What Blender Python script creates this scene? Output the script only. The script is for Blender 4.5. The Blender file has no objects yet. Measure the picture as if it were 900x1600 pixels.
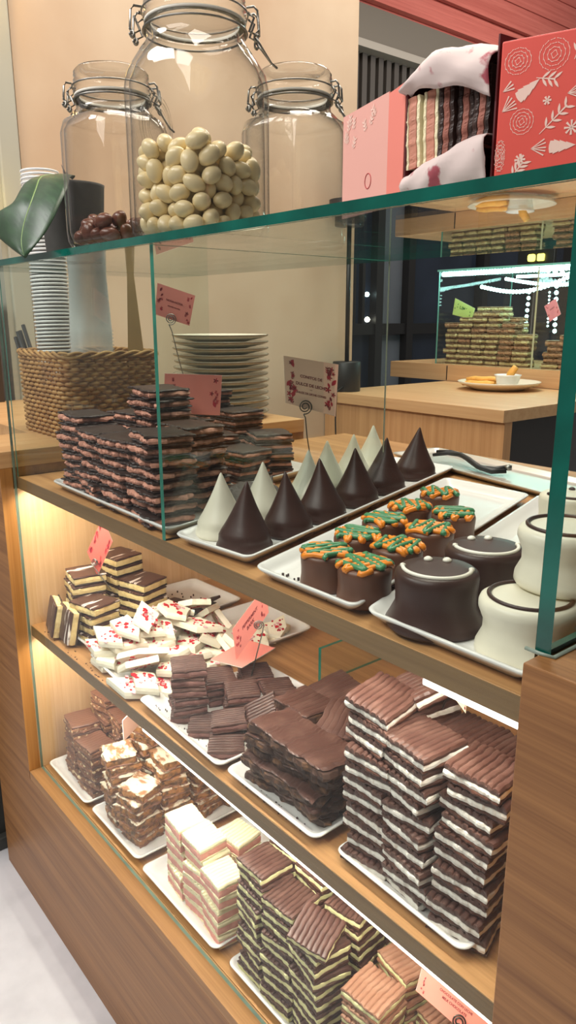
import bpy, bmesh, math, random
from mathutils import Vector, Matrix, Euler
PI = math.pi
SC = bpy.context.scene
COL = SC.collection
R = random.Random(11)
ORG = {}

# ------------------------------------------------------------------ nodes / materials
def new_mat(name):
    m = bpy.data.materials.new(name); m.use_nodes = True
    nt = m.node_tree; nt.nodes.clear()
    out = nt.nodes.new('ShaderNodeOutputMaterial')
    return m, nt, out
def srgb(r, g, b):
    f = lambda c: (c / 255 / 12.92) if c / 255 <= .04045 else ((c / 255 + .055) / 1.055) ** 2.4
    return (f(r), f(g), f(b), 1)
def plain(name, col, rough=.5, metal=0, spec=.5, var=.0, scale=40, bump=0, emit=None, estr=0, coat=0, sss=0, rnd=0):
    m, nt, out = new_mat(name); N = nt.nodes; L = nt.links
    b = N.new('ShaderNodeBsdfPrincipled'); L.new(b.outputs[0], out.inputs[0])
    b.inputs['Base Color'].default_value = col
    b.inputs['Roughness'].default_value = rough; b.inputs['Metallic'].default_value = metal
    b.inputs['Specular IOR Level'].default_value = spec
    b.inputs['Coat Weight'].default_value = coat
    if sss:
        b.inputs['Subsurface Weight'].default_value = sss; b.inputs['Subsurface Scale'].default_value = .004
    tc = N.new('ShaderNodeTexCoord')
    if var or bump:
        nz = N.new('ShaderNodeTexNoise'); nz.inputs['Scale'].default_value = scale; nz.inputs['Detail'].default_value = 6
        L.new(tc.outputs['Object'], nz.inputs['Vector'])
        if var:
            mx = N.new('ShaderNodeMix'); mx.data_type = 'RGBA'
            mx.inputs[6].default_value = tuple(c * (1 - var) for c in col[:3]) + (1,)
            mx.inputs[7].default_value = tuple(min(1, c * (1 + var)) for c in col[:3]) + (1,)
            rp = N.new('ShaderNodeMapRange'); rp.inputs[1].default_value = .3; rp.inputs[2].default_value = .7
            L.new(nz.outputs[0], rp.inputs[0]); L.new(rp.outputs[0], mx.inputs[0])
            src = mx.outputs[2]
            if rnd:
                oi = N.new('ShaderNodeObjectInfo'); hs = N.new('ShaderNodeHueSaturation')
                mr = N.new('ShaderNodeMapRange'); mr.inputs[3].default_value = 1 - rnd; mr.inputs[4].default_value = 1 + rnd
                L.new(oi.outputs['Random'], mr.inputs[0]); L.new(mr.outputs[0], hs.inputs['Value']); L.new(src, hs.inputs['Color']); src = hs.outputs[0]
            L.new(src, b.inputs['Base Color'])
        if bump:
            bp = N.new('ShaderNodeBump'); bp.inputs['Strength'].default_value = bump; bp.inputs['Distance'].default_value = .002
            L.new(nz.outputs[0], bp.inputs['Height']); L.new(bp.outputs[0], b.inputs['Normal'])
    if emit:
        b.inputs['Emission Color'].default_value = emit; b.inputs['Emission Strength'].default_value = estr
    return m
def two_tone(name, c1, c2, scale, lo, hi, rough=.5, stretch=(1, 1, 1), bump=.2, kind='noise', detail=6, spec=.5):
    """two colours split by a noise or voronoi field"""
    m, nt, out = new_mat(name); N = nt.nodes; L = nt.links
    b = N.new('ShaderNodeBsdfPrincipled'); L.new(b.outputs[0], out.inputs[0]); b.inputs['Roughness'].default_value = rough
    b.inputs['Specular IOR Level'].default_value = spec
    tc = N.new('ShaderNodeTexCoord'); mp = N.new('ShaderNodeMapping'); mp.inputs['Scale'].default_value = stretch
    L.new(tc.outputs['Object'], mp.inputs[0])
    oi = N.new('ShaderNodeObjectInfo'); ml = N.new('ShaderNodeMath'); ml.operation = 'MULTIPLY'; ml.inputs[1].default_value = .37
    L.new(oi.outputs['Random'], ml.inputs[0])
    av = N.new('ShaderNodeVectorMath'); av.operation = 'ADD'
    L.new(mp.outputs[0], av.inputs[0]); L.new(ml.outputs[0], av.inputs[1])
    if kind == 'noise':
        t = N.new('ShaderNodeTexNoise'); t.inputs['Detail'].default_value = detail
    elif kind == 'wave':
        t = N.new('ShaderNodeTexWave'); t.inputs['Distortion'].default_value = 9; t.inputs['Detail'].default_value = 2
    else:
        t = N.new('ShaderNodeTexVoronoi')
    t.inputs['Scale'].default_value = scale; L.new(av.outputs[0], t.inputs['Vector'])
    rp = N.new('ShaderNodeMapRange'); rp.inputs[1].default_value = lo; rp.inputs[2].default_value = hi
    L.new(t.outputs['Distance' if kind == 'voronoi' else 0], rp.inputs[0])
    mx = N.new('ShaderNodeMix'); mx.data_type = 'RGBA'; mx.inputs[6].default_value = c1; mx.inputs[7].default_value = c2
    L.new(rp.outputs[0], mx.inputs[0]); L.new(mx.outputs[2], b.inputs['Base Color'])
    if bump:
        bp = N.new('ShaderNodeBump'); bp.inputs['Strength'].default_value = bump; bp.inputs['Distance'].default_value = .002
        L.new(t.outputs[0], bp.inputs['Height']); L.new(bp.outputs[0], b.inputs['Normal'])
    return m
def wood(name, light, dark, axis, rough=.45):
    m, nt, out = new_mat(name); N = nt.nodes; L = nt.links
    b = N.new('ShaderNodeBsdfPrincipled'); L.new(b.outputs[0], out.inputs[0]); b.inputs['Roughness'].default_value = rough
    tc = N.new('ShaderNodeTexCoord')
    def field(across, along, scale, detail):
        mp = N.new('ShaderNodeMapping'); s = [across] * 3; s['xyz'.index(axis)] = along; mp.inputs['Scale'].default_value = s
        L.new(tc.outputs['Object'], mp.inputs[0])
        n = N.new('ShaderNodeTexNoise'); n.inputs['Scale'].default_value = scale; n.inputs['Detail'].default_value = detail; n.inputs['Roughness'].default_value = .6
        L.new(mp.outputs[0], n.inputs['Vector']); return n
    a = field(34, .8, 1.6, 5); f = field(260, 5, 1.5, 3)
    ad = N.new('ShaderNodeMath'); ad.operation = 'MULTIPLY_ADD'; ad.inputs[1].default_value = .45
    L.new(f.outputs[0], ad.inputs[0]); L.new(a.outputs[0], ad.inputs[2])
    rp = N.new('ShaderNodeMapRange'); rp.inputs[1].default_value = .48; rp.inputs[2].default_value = .98; L.new(ad.outputs[0], rp.inputs[0])
    mx = N.new('ShaderNodeMix'); mx.data_type = 'RGBA'; mx.inputs[6].default_value = light; mx.inputs[7].default_value = dark
    L.new(rp.outputs[0], mx.inputs[0]); L.new(mx.outputs[2], b.inputs['Base Color'])
    bp = N.new('ShaderNodeBump'); bp.inputs['Strength'].default_value = .08; bp.inputs['Distance'].default_value = .001
    L.new(f.outputs[0], bp.inputs['Height']); L.new(bp.outputs[0], b.inputs['Normal'])
    return m
def glass(name, tint, edge=None, ior=1.45, gloss=(1, 1, 1, 1), rough=0.0, coat=1.0):
    """clear sheet glass: Fresnel mix of see-through and mirror; edge = tint seen at grazing angles"""
    m, nt, out = new_mat(name); N = nt.nodes; L = nt.links
    tr = N.new('ShaderNodeBsdfTransparent'); tr.inputs[0].default_value = tint
    gl = N.new('ShaderNodeBsdfGlossy'); gl.inputs[0].default_value = gloss; gl.inputs['Roughness'].default_value = rough
    fw_ = N.new('ShaderNodeLayerWeight'); fw_.inputs[0].default_value = .5      # Schlick reflectance, same from both sides of the sheet
    pw = N.new('ShaderNodeMath'); pw.operation = 'POWER'; pw.inputs[1].default_value = 5; L.new(fw_.outputs['Facing'], pw.inputs[0])
    f0 = ((ior - 1) / (ior + 1)) ** 2
    fr = N.new('ShaderNodeMath'); fr.operation = 'MULTIPLY_ADD'; fr.inputs[1].default_value = (1 - f0) * coat; fr.inputs[2].default_value = f0 * coat; L.new(pw.outputs[0], fr.inputs[0])
    mx = N.new('ShaderNodeMixShader'); L.new(fr.outputs[0], mx.inputs[0]); L.new(tr.outputs[0], mx.inputs[1]); L.new(gl.outputs[0], mx.inputs[2])
    if edge:
        lw = N.new('ShaderNodeLayerWeight'); lw.inputs[0].default_value = .5
        c = N.new('ShaderNodeMix'); c.data_type = 'RGBA'; c.inputs[6].default_value = tint; c.inputs[7].default_value = edge
        pf = N.new('ShaderNodeMath'); pf.operation = 'POWER'; pf.inputs[1].default_value = 3.2; L.new(lw.outputs['Facing'], pf.inputs[0]); L.new(pf.outputs[0], c.inputs[0]); L.new(c.outputs[2], tr.inputs[0])
    L.new(mx.outputs[0], out.inputs[0])
    return m
def emitter(name, col, s):
    m, nt, out = new_mat(name)
    e = nt.nodes.new('ShaderNodeEmission'); e.inputs[0].default_value = col; e.inputs[1].default_value = s
    nt.links.new(e.outputs[0], out.inputs[0]); return m

# ------------------------------------------------------------------ mesh builder
class MB:
    def __init__(s): s.v = []; s.f = []; s.m = []; s.sm = []
    def add(s, vs, fs, mat=0, smooth=False):
        o = len(s.v); s.v += [tuple(p) for p in vs]
        for f in fs: s.f.append(tuple(i + o for i in f)); s.m.append(mat); s.sm.append(smooth)
        return s
    def box(s, x0, x1, y0, y1, z0, z1, mat=0, bev=0):
        if bev:
            bm = bmesh.new(); bmesh.ops.create_cube(bm, size=1)
            for v in bm.verts: v.co = Vector((x0 + (v.co.x + .5) * (x1 - x0), y0 + (v.co.y + .5) * (y1 - y0), z0 + (v.co.z + .5) * (z1 - z0)))
            bmesh.ops.bevel(bm, geom=list(bm.edges), offset=bev, segments=2, affect='EDGES', profile=.5)
            bm.verts.index_update(); s.add([v.co[:] for v in bm.verts], [[v.index for v in f.verts] for f in bm.faces], mat); bm.free(); return s
        vs = [(x, y, z) for z in (z0, z1) for y in (y0, y1) for x in (x0, x1)]
        return s.add(vs, [(0, 2, 3, 1), (4, 5, 7, 6), (0, 1, 5, 4), (2, 6, 7, 3), (0, 4, 6, 2), (1, 3, 7, 5)], mat)
    def pane(s, x0, x1, y0, y1, z0, z1, back=False):
        """glass sheet: two large faces in slot 0, the four cut edges in slot 1"""
        d = [x1 - x0, y1 - y0, z1 - z0]; k = d.index(min(d))
        vs = [(x, y, z) for z in (z0, z1) for y in (y0, y1) for x in (x0, x1)]
        fs = {2: [(0, 2, 3, 1), (4, 5, 7, 6)], 1: [(0, 1, 5, 4), (2, 6, 7, 3)], 0: [(0, 4, 6, 2), (1, 3, 7, 5)]}
        for a in fs: 
            o = len(s.v); 
            for n_, f in enumerate(fs[a]): s.add(vs, [f], 0 if (a == k or (back and a == 1 and n_ == 1)) else 1)
        return s
    def lathe(s, prof, n=32, c=(0, 0, 0), mat=0, smooth=True, shape=None, rot=0, capb=False, capt=False):
        rings = []
        for r, z in prof:
            ring = []
            for i in range(n):
                a = 2 * PI * i / n; k = shape(a, r, z) if shape else 1
                ring.append((c[0] + r * k * math.cos(a + rot), c[1] + r * k * math.sin(a + rot), c[2] + z))
            rings.append(ring)
        fs = []
        for j in range(len(prof) - 1):
            for i in range(n): fs.append((j * n + i, j * n + (i + 1) % n, (j + 1) * n + (i + 1) % n, (j + 1) * n + i))
        if capb: fs.append(tuple(range(n))[::-1])
        if capt: fs.append(tuple((len(prof) - 1) * n + i for i in range(n)))
        return s.add([p for r in rings for p in r], fs, mat, smooth)
    def tube(s, pts, r, n=8, mat=0, closed=False):
        pts = [Vector(p) for p in pts]; rr = r if isinstance(r, (list, tuple)) else [r] * len(pts)
        m = len(pts); vs = []; up = Vector((.31, .2, .93))
        for i, p in enumerate(pts):
            a = pts[(i - 1) % m] if (closed or i) else p; b = pts[(i + 1) % m] if (closed or i < m - 1) else p
            t = (b - a); t = t.normalized() if t.length else Vector((0, 0, 1))
            x = t.cross(up); x = x.normalized() if x.length > 1e-4 else t.orthogonal().normalized(); y = t.cross(x)
            for k in range(n):
                q = 2 * PI * k / n; vs.append(p + (x * math.cos(q) + y * math.sin(q)) * rr[i])
        fs = []
        for i in range(m if closed else m - 1):
            j = (i + 1) % m
            for k in range(n): fs.append((i * n + k, i * n + (k + 1) % n, j * n + (k + 1) % n, j * n + k))
        if not closed: fs += [tuple(range(n))[::-1], tuple((m - 1) * n + k for k in range(n))]
        return s.add(vs, fs, mat, True)
    def prism(s, poly, z0, z1, mat=0, smooth=False):
        n = len(poly); vs = [(x, y, z0) for x, y in poly] + [(x, y, z1) for x, y in poly]
        return s.add(vs, [tuple(range(n))[::-1], tuple(range(n, 2 * n))] + [(i, (i + 1) % n, n + (i + 1) % n, n + i) for i in range(n)], mat, smooth)
    def slab3(s, q, th, mat=0, matedge=None):
        """flat quad card q (four world points) given a thickness"""
        q = [Vector(p) for p in q]; n = (q[1] - q[0]).cross(q[3] - q[0]).normalized() * th
        e = mat if matedge is None else matedge
        s.add(q + [p + n for p in q], [(3, 2, 1, 0), (4, 5, 6, 7)], mat); o = [p for p in q] + [p + n for p in q]
        return s.add(o, [(0, 1, 5, 4), (1, 2, 6, 5), (2, 3, 7, 6), (3, 0, 4, 7)], e)
    def mesh(s, name, mats, off=(0, 0, 0)):
        me = bpy.data.meshes.new(name)
        me.from_pydata([(p[0] - off[0], p[1] - off[1], p[2] - off[2]) for p in s.v], [], s.f)
        for m in (mats if isinstance(mats, (list, tuple)) else [mats]): me.materials.append(m)
        me.polygons.foreach_set('material_index', s.m); me.polygons.foreach_set('use_smooth', s.sm); me.update()
        return me

def link(o, parent=None):
    COL.objects.link(o)
    if parent is not None: o.parent = parent
    return o
def tag(o, label=None, cat=None, group=None, kind=None):
    if label: o['label'] = label
    if cat: o['category'] = cat
    if group: o['group'] = group
    if kind or cat: o['kind'] = kind or 'thing'
    return o
def thing(name, label, cat, loc=(0, 0, 0), group=None, rot=(0, 0, 0)):
    o = bpy.data.objects.new(name, None); o.empty_display_size = .02; o.location = loc; o.rotation_euler = rot
    link(o); ORG[o.name] = Vector(loc); return tag(o, label, cat, group)
def obj(name, mb, mats, parent=None, local=False, origin=None, label=None):
    """one mesh object; world coordinates unless local; children keep the parent's origin"""
    off = Vector((0, 0, 0))
    if parent is not None: off = ORG.get(parent.name, Vector((0, 0, 0)))
    elif origin is not None: off = Vector(origin)
    o = bpy.data.objects.new(name, mb.mesh(name, mats, (0, 0, 0) if local else off)); link(o, parent)
    if parent is None and not local: o.location = off
    ORG[o.name] = off
    if label: o['label'] = label
    return o
def struct(name, mb, m): return tag(obj(name, mb, m), kind='structure')
def solo(name, mb, mats, label, cat, origin, group=None): return tag(obj(name, mb, mats, origin=origin), label, cat, group)
ORD = ['topmost', 'second from top', 'third from top', 'fourth from top', 'fifth from top', 'sixth from top', 'seventh from top', 'eighth from top', 'ninth from top', 'tenth from top', 'eleventh from top', 'twelfth from top', 'thirteenth from top', 'fourteenth from top']

# ------------------------------------------------------------------ palette
W_front = wood('oak_front', srgb(166, 117, 68), srgb(116, 74, 38), 'x')
W_shade = wood('oak_shaded_edge', srgb(138, 108, 70), srgb(104, 78, 48), 'x')  # shelf oak darkened: the dimness of the front edges put into the colour
W_shelf = wood('oak_shelf', srgb(196, 148, 96), srgb(150, 104, 60), 'x')
W_edge = wood('oak_edge', srgb(180, 134, 84), srgb(140, 98, 56), 'x')
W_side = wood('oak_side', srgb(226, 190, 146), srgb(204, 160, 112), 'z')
W_reveal = wood('oak_reveal', srgb(196, 140, 76), srgb(160, 106, 50), 'z')
W_count = wood('oak_counter', srgb(214, 172, 122), srgb(186, 138, 88), 'y')
W_back = wood('oak_back_counter', srgb(206, 160, 112), srgb(176, 128, 84), 'z')
W_backtop = wood('oak_back_top', srgb(214, 174, 128), srgb(190, 146, 100), 'x')
G_front = glass('front_sheet_glass', (.97, .99, .98, 1), ior=1.35, coat=.38)
G_sheet = glass('sheet_glass', (.95, .985, .97, 1))
G_edge = plain('sheet_glass_cut_edge', srgb(4, 88, 76), rough=.12, spec=.8, var=.35, scale=18)
G_edge3 = plain('front_glass_edge', srgb(108, 132, 118), rough=.2, spec=.6, var=.2, scale=25)
G_edge2 = plain('thin_glass_cut_edge', srgb(34, 116, 98), rough=.15, spec=.7, var=.3, scale=25)
G_jar = glass('jar_glass', (.985, .985, .975, 1), edge=(.30, .30, .28, 1), ior=1.46)
def cup_mat():
    m, nt, out = new_mat('cup_plastic'); N = nt.nodes; L = nt.links
    tr = N.new('ShaderNodeBsdfTransparent'); tr.inputs[0].default_value = (.992, .992, .992, 1)
    b = N.new('ShaderNodeBsdfPrincipled'); b.inputs['Base Color'].default_value = srgb(226, 226, 224); b.inputs['Roughness'].default_value = .25
    tl = N.new('ShaderNodeBsdfTranslucent'); tl.inputs[0].default_value = srgb(230, 230, 228)
    a = N.new('ShaderNodeMixShader'); a.inputs[0].default_value = .55; L.new(b.outputs[0], a.inputs[1]); L.new(tl.outputs[0], a.inputs[2])
    lw = N.new('ShaderNodeLayerWeight'); lw.inputs[0].default_value = .4
    mr = N.new('ShaderNodeMapRange'); mr.inputs[3].default_value = .035; mr.inputs[4].default_value = .30; L.new(lw.outputs['Facing'], mr.inputs[0])
    x = N.new('ShaderNodeMixShader'); L.new(mr.outputs[0], x.inputs[0]); L.new(tr.outputs[0], x.inputs[1]); L.new(a.outputs[0], x.inputs[2]); L.new(x.outputs[0], out.inputs[0])
    return m
G_cup = cup_mat(); G_cup_ = glass('cup_plastic', (.93, .93, .92, 1), edge=(.62, .62, .60, 1), ior=1.4, rough=.12); bpy.data.materials.remove(G_cup_)
PORC = plain('white_porcelain', srgb(232, 230, 226), rough=.22, spec=.6)
STEEL = plain('steel_wire', srgb(150, 148, 142), rough=.3, metal=1)
DARKWIRE = plain('dark_wire', srgb(90, 82, 74), rough=.35, metal=1)
RUBBER = plain('rubber_seal', srgb(226, 222, 210), rough=.6)
PLASTER = two_tone('plaster_wall', srgb(216, 194, 168), srgb(198, 170, 142), 2.2, .35, .68, rough=.85, bump=.03)
CH_dark = plain('dark_chocolate', srgb(74, 44, 34), rough=.42, var=.3, scale=60, bump=.25, rnd=.2)
CH_gloss = plain('dark_chocolate_glaze', srgb(60, 37, 31), rough=.38, var=.12, scale=30, spec=.4)
CH_bloom = two_tone('bloomed_chocolate', srgb(78, 50, 42), srgb(108, 78, 68), 45, .45, .78, rough=.42, bump=.15)
CH_black = plain('black_chocolate', srgb(50, 32, 27), rough=.5, var=.35, scale=90, bump=.5, rnd=.25)
CH_flaky = two_tone('flaky_chocolate', srgb(66, 42, 31), srgb(132, 92, 60), 75, .52, .72, rough=.6, stretch=(1, 1, 1.6), bump=.9)
CH_milk = plain('milk_chocolate', srgb(136, 92, 68), rough=.4, var=.18, scale=50, bump=.2, rnd=.12)
CH_coat = plain('milk_chocolate_coating', srgb(104, 66, 48), rough=.4, var=.15, scale=35, bump=.08, rnd=.08)
CH_white = plain('white_chocolate_glaze', srgb(230, 224, 204), rough=.38, var=.06, scale=30)
F_rose = two_tone('rose_brown_filling', srgb(214, 152, 130), srgb(134, 84, 70), 110, .50, .78, rough=.75, bump=.8)
F_cream = two_tone('cream_filling', srgb(232, 208, 150), srgb(206, 174, 112), 70, .45, .75, rough=.7, bump=.6)
F_coco = two_tone('coconut_filling', srgb(238, 232, 222), srgb(196, 178, 162), 80, .55, .8, rough=.7, bump=.7)
F_plum = two_tone('plum_brown_filling', srgb(136, 96, 88), srgb(112, 74, 68), 80, .45, .7, rough=.65, bump=.5)
F_nut = two_tone('nut_filling', srgb(146, 98, 64), srgb(240, 214, 172), 120, .53, .60, rough=.6, bump=.8)
F_gold = two_tone('golden_nut_filling', srgb(178, 122, 66), srgb(96, 66, 38), 95, .42, .62, rough=.55, bump=1.0)
F_pink = plain('pink_filling', srgb(232, 164, 150), rough=.6, var=.08, scale=60, bump=.4)
F_mint = plain('pale_mint_filling', srgb(226, 220, 164), rough=.6, var=.08, scale=60, bump=.4)
F_ivory = plain('ivory_chocolate', srgb(246, 236, 196), rough=.5, var=.05, scale=60, bump=.2)
T_marble = two_tone('marbled_top', srgb(236, 222, 196), srgb(164, 112, 70), 48, .47, .60, rough=.45, stretch=(1, 2.2, 1), bump=.1, detail=3)
T_drizzle = two_tone('white_drizzled_top', srgb(78, 50, 42), srgb(226, 214, 204), 62, .60, .63, rough=.38, stretch=(1.6, .22, 1), bump=.1, detail=2)
BARK = plain('white_bark', srgb(248, 240, 218), rough=.45, var=.05, scale=50, bump=.15, rnd=.05)
CANDY = plain('red_candy', srgb(206, 34, 52), rough=.25)
CANDYW = plain('rose_candy', srgb(240, 188, 192), rough=.25)
ALM = plain('cream_almond_coat', srgb(240, 222, 176), rough=.28, var=.05, scale=50, rnd=.05)
ALMD = plain('brown_almond_coat', srgb(106, 62, 48), rough=.25, var=.1, scale=50, rnd=.1)
ICE_O = plain('orange_icing', srgb(240, 140, 34), rough=.3)
ICE_G = plain('green_icing', srgb(66, 132, 88), rough=.3)
ICE_W = plain('white_icing', srgb(240, 234, 220), rough=.35)
PINK = plain('pink_card', srgb(242, 144, 132), rough=.6, var=.03, scale=20)
SALMON = plain('salmon_card', srgb(246, 150, 132), rough=.6, var=.03, scale=20)
PINKP = plain('peach_card', srgb(252, 204, 180), rough=.6, var=.03, scale=20)
CREAMC = plain('cream_card', srgb(250, 232, 200), rough=.6)
WHITEC = plain('card_edge', srgb(250, 240, 232), rough=.6)
INK = plain('maroon_ink', srgb(126, 26, 36), rough=.6)
INK2 = plain('crimson_ink', srgb(190, 44, 60), rough=.6)
REDBOX = plain('red_card_box', srgb(232, 86, 74), rough=.5, var=.03, scale=15)
BLUSH = plain('blush_card_box', srgb(240, 178, 166), rough=.5)
MAROON = plain('maroon_lining', srgb(84, 18, 24), rough=.6)
PRINT = plain('white_print', srgb(250, 214, 200), rough=.5)
TISSUE = two_tone('printed_tissue', srgb(226, 208, 204), srgb(176, 84, 96), 42, .57, .63, rough=.7, bump=.1)
BLACK = plain('black_plastic', srgb(28, 28, 28), rough=.45)
POTGREY = plain('dark_grey_pot', srgb(74, 72, 70), rough=.7, var=.15, scale=30, bump=.2)
LEAF = two_tone('leaf_green', srgb(32, 60, 36), srgb(46, 78, 48), 30, .4, .7, rough=.4, stretch=(1, 6, 1), bump=.15)
VEIN = plain('leaf_midrib', srgb(120, 150, 84), rough=.4)
WICKER = two_tone('wicker', srgb(196, 150, 92), srgb(140, 96, 52), 30, .35, .7, rough=.6, bump=.2)
KRAFT = plain('kraft_paper', srgb(176, 142, 92), rough=.6, var=.08, scale=20)
STONEWARE = plain('stoneware_plate', srgb(226, 216, 196), rough=.3, var=.04, scale=30)
RIMCOL = plain('plate_rim_glaze', srgb(150, 138, 118), rough=.25)

# ------------------------------------------------------------------ camera
cam = bpy.data.cameras.new('camera'); cam_o = bpy.data.objects.new('camera', cam); COL.objects.link(cam_o)
cam.sensor_fit = 'VERTICAL'; cam.sensor_height = 36; cam.sensor_width = 36; cam.lens = 36 * 1160 / 1600; cam.clip_start = .02
P_, A_ = math.radians(14.64), math.radians(39.5)
fw = Vector((-math.cos(A_) * math.cos(P_), math.sin(A_) * math.cos(P_), -math.sin(P_)))
cam_o.location = (0, -.45, 1.27); cam_o.rotation_euler = fw.to_track_quat('-Z', 'Y').to_euler()
SC.camera = cam_o

# ------------------------------------------------------------------ the room
FZ = .086
FLOORM = two_tone('pale_floor', srgb(222, 222, 226), srgb(196, 196, 200), 9, .45, .8, rough=.5, bump=.02)
PINKB = wood('pink_painted_board', srgb(226, 128, 116), srgb(196, 98, 88), 'y', rough=.5)
struct('floor', MB().box(-6, 3, -4, 7, FZ - .1, FZ), FLOORM)
struct('wall_left', MB().box(-2.29, -2.135, .378, 1.634, FZ, 3.6), PLASTER)
m = MB()
for k in range(9): m.box(-3.02 + .012 * (k % 2), -2.98, 1.2, 7, 2.80 + k * .125, 2.80 + k * .125 + (.118 if k % 3 else .10))
m.box(-3.06, -3.03, 1.2, 7, 2.78, 3.95)
obj_b = struct('trim_1', m, PINKB)
struct('wall_back', MB().box(-3.25, -3.10, 1.2, 7, FZ, 4), plain('night_wall', srgb(38, 36, 36), rough=.6))
m = MB().box(-3.09, -3.0, 1.2, 7, 2.62, 2.78, 0).box(-3.09, -2.985, 1.2, 7, 2.585, 2.62, 1)
for k in range(60): m.box(-3.09, -3.05, 1.6 + k * .06, 1.635 + k * .06, 2.2, 2.585, 2)
obj('trim_2', m, [plain('grey_fascia', srgb(120, 112, 102), rough=.6), plain('pale_fascia_edge', srgb(176, 168, 158), rough=.5), plain('dark_shutter', srgb(78, 72, 68), rough=.6)])['kind'] = 'structure'
NIGHT = plain('night_glass', srgb(38, 46, 62), rough=.12, var=.5, scale=1.6)
NIGHT2 = plain('dusk_glass', srgb(104, 108, 118), rough=.2, var=.25, scale=1.2)
DFRAME = plain('dark_door_frame', srgb(30, 28, 30), rough=.4)
t = tag(thing('door_1', 'dark glazed shop door at night', 'door', (-3.05, 2.6, FZ)), kind='structure')
for y0, y1, mm in ((2.42, 2.66, NIGHT), (2.70, 2.92, NIGHT2), (2.98, 3.6, NIGHT), (3.7, 4.6, NIGHT)): obj('pane', MB().box(-3.07, -3.05, y0, y1, FZ + .1, 2.15), mm, t)
m = MB()
for y in (2.36, 2.66, 2.92, 3.62): m.box(-3.09, -3.0, y, y + .055, FZ, 2.2)
for z in (FZ, 1.18, 2.13): m.box(-3.085, -3.01, 2.36, 4.7, z, z + .06)
for y in (2.5, 2.57): m.box(-3.08, -3.02, y, y + .02, 1.2, 2.13)
obj('door_frame', m, DFRAME, t)
BULB = emitter('distant_lamp', (.8, 1, 1, 1), 6); BULBW = emitter('warm_bulb', (1, .62, .2, 1), 9)
for nm, p, r, mm, lab in (('street_light', (-3.03, 2.615, 1.397), .014, BULB, 'small cyan light dot beyond the dark door'), ('street_light', (-3.03, 2.622, 1.262), .016, emitter('lamp_white', (1, .9, .75, 1), 5), 'small white light dot low beyond the dark door')):
    m = MB().lathe([(0, -r), (r * .7, -r * .7), (r, 0), (r * .7, r * .7), (0, r)], 10, p).lathe([(r * 1.15, -.004), (r * 1.3, .0), (r * 1.15, .004)], 10, (p[0] - .005, p[1], p[2]))
    solo(nm, m, mm, lab, 'light', p)
# left window beside the plaster wall
t = tag(thing('window_1', 'tall grey window beside plaster wall', 'window', (-2.2, .2, FZ)), kind='structure')
obj('window_frame', MB().box(-2.22, -2.12, .318, .372, 1.0, 3.4, 0, .004).box(-2.2, -2.13, .302, .318, 1.0, 3.4), plain('painted_frame', srgb(176, 174, 160), rough=.5), t)
obj('pane', MB().box(-2.19, -2.18, -.8, .30, .7, 3.4), plain('grey_pane', srgb(150, 148, 150), rough=.2, var=.1, scale=2), t)
obj('window_post', MB().box(-2.16, -2.10, .12, .262, FZ, 1.34), plain('dark_post', srgb(62, 52, 44), rough=.5), t)
m = MB()
for k in range(4):
    m.tube([(-2.05, .20 + k * .026, 1.98), (-2.05, .205 + k * .026, 2.06), (-2.05, .20 + k * .026, 2.15)], .005)
    m.tube([(-2.05, .20 + k * .026, 2.15), (-2.05, .22, 2.6), (-2.05, .24, 3.3)], .0012, 5, 1)
tag(obj('filament_bulb', m, [BULBW, BLACK], origin=(-2.05, .22, 2.0)), 'glowing filament bulb hanging by the tall grey window', 'lamp')
m = MB().lathe([(0, -.05), (.02, -.03), (.026, 0), (.014, .035), (0, .06)], 14, (-2.06, .235, 1.565)).lathe([(.012, -.075), (.012, -.045)], 10, (-2.06, .235, 1.565), 1).tube([(-2.06, .235, 1.49), (-2.08, .28, 1.485), (-2.125, .33, 1.50)], .004, 6, 1)  # a reflected glow built as an emitting body, bracket added to hold it
tag(obj('reflected_glow', m, [emitter('reflected_glow_yellow', (1, .72, .12, 1), 7), STEEL], origin=(-2.06, .235, 1.5)), 'small yellow reflected glow, shaped as a lamp, behind the green leaf', 'lamp')

# ------------------------------------------------------------------ the display cabinet
S1, SM, SB = .9987, .715, .417     # top of counter shelf, middle shelf, bottom deck
cab = thing('display_cabinet', 'oak shop counter with two open lit shelves under a glass case', 'cabinet', (-.78, .3, FZ))
m = MB().box(-1.50, -.02, -.03, -.012, FZ, SB - .0178)
obj('front_panel', m, W_front, cab)
obj('front_ledge', MB().box(-1.30, -.257, -.03, -.0005, SB - .018, SB, 0, .0008), W_edge, cab, label='lighter oak strip along the bottom opening')
obj('side_panel', MB().box(-1.50, -1.302, -.03, .67, SB - .0178, 1.015), W_front, cab)
obj('side_panel', MB().box(-1.499, -1.302, -.012, .67, FZ, SB - .0178), W_front, cab)
obj('side_panel_cap', MB().box(-1.50, -1.300, -.0305, .67, 1.015, 1.0445, 0, .001), W_count, cab)
obj('side_lining', MB().box(-1.302, -1.300, -.0302, -.0085, SB, 1.015), W_reveal, cab, label='warm oak reveal beside the glass front')
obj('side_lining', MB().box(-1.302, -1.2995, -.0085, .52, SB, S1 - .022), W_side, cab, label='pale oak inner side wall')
obj('end_panel', MB().box(-.257, -.02, -.03, .67, FZ, 1.042, 0, .0012), W_front, cab, label='broad oak end panel nearest the viewer')
csf = obj('counter_shelf', MB().box(-1.2995, -.2575, 0, .80, S1 - .022, S1, 0, .0008), W_shelf, cab)
msf = obj('middle_shelf', MB().box(-1.2993, -.2575, 0, .46, SM - .021, SM, 0, .0008), W_shelf, cab)
obj('shaded_edge', MB().box(-1.2995, -.2575, -.0009, 0, S1 - .0216, S1 - .0004), W_shade, csf)  # thin strip added to carry the painted shade of the shelf front
obj('shaded_edge', MB().box(-1.2993, -.2575, -.0009, 0, SM - .0206, SM - .0004), W_shade, msf)
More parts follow.
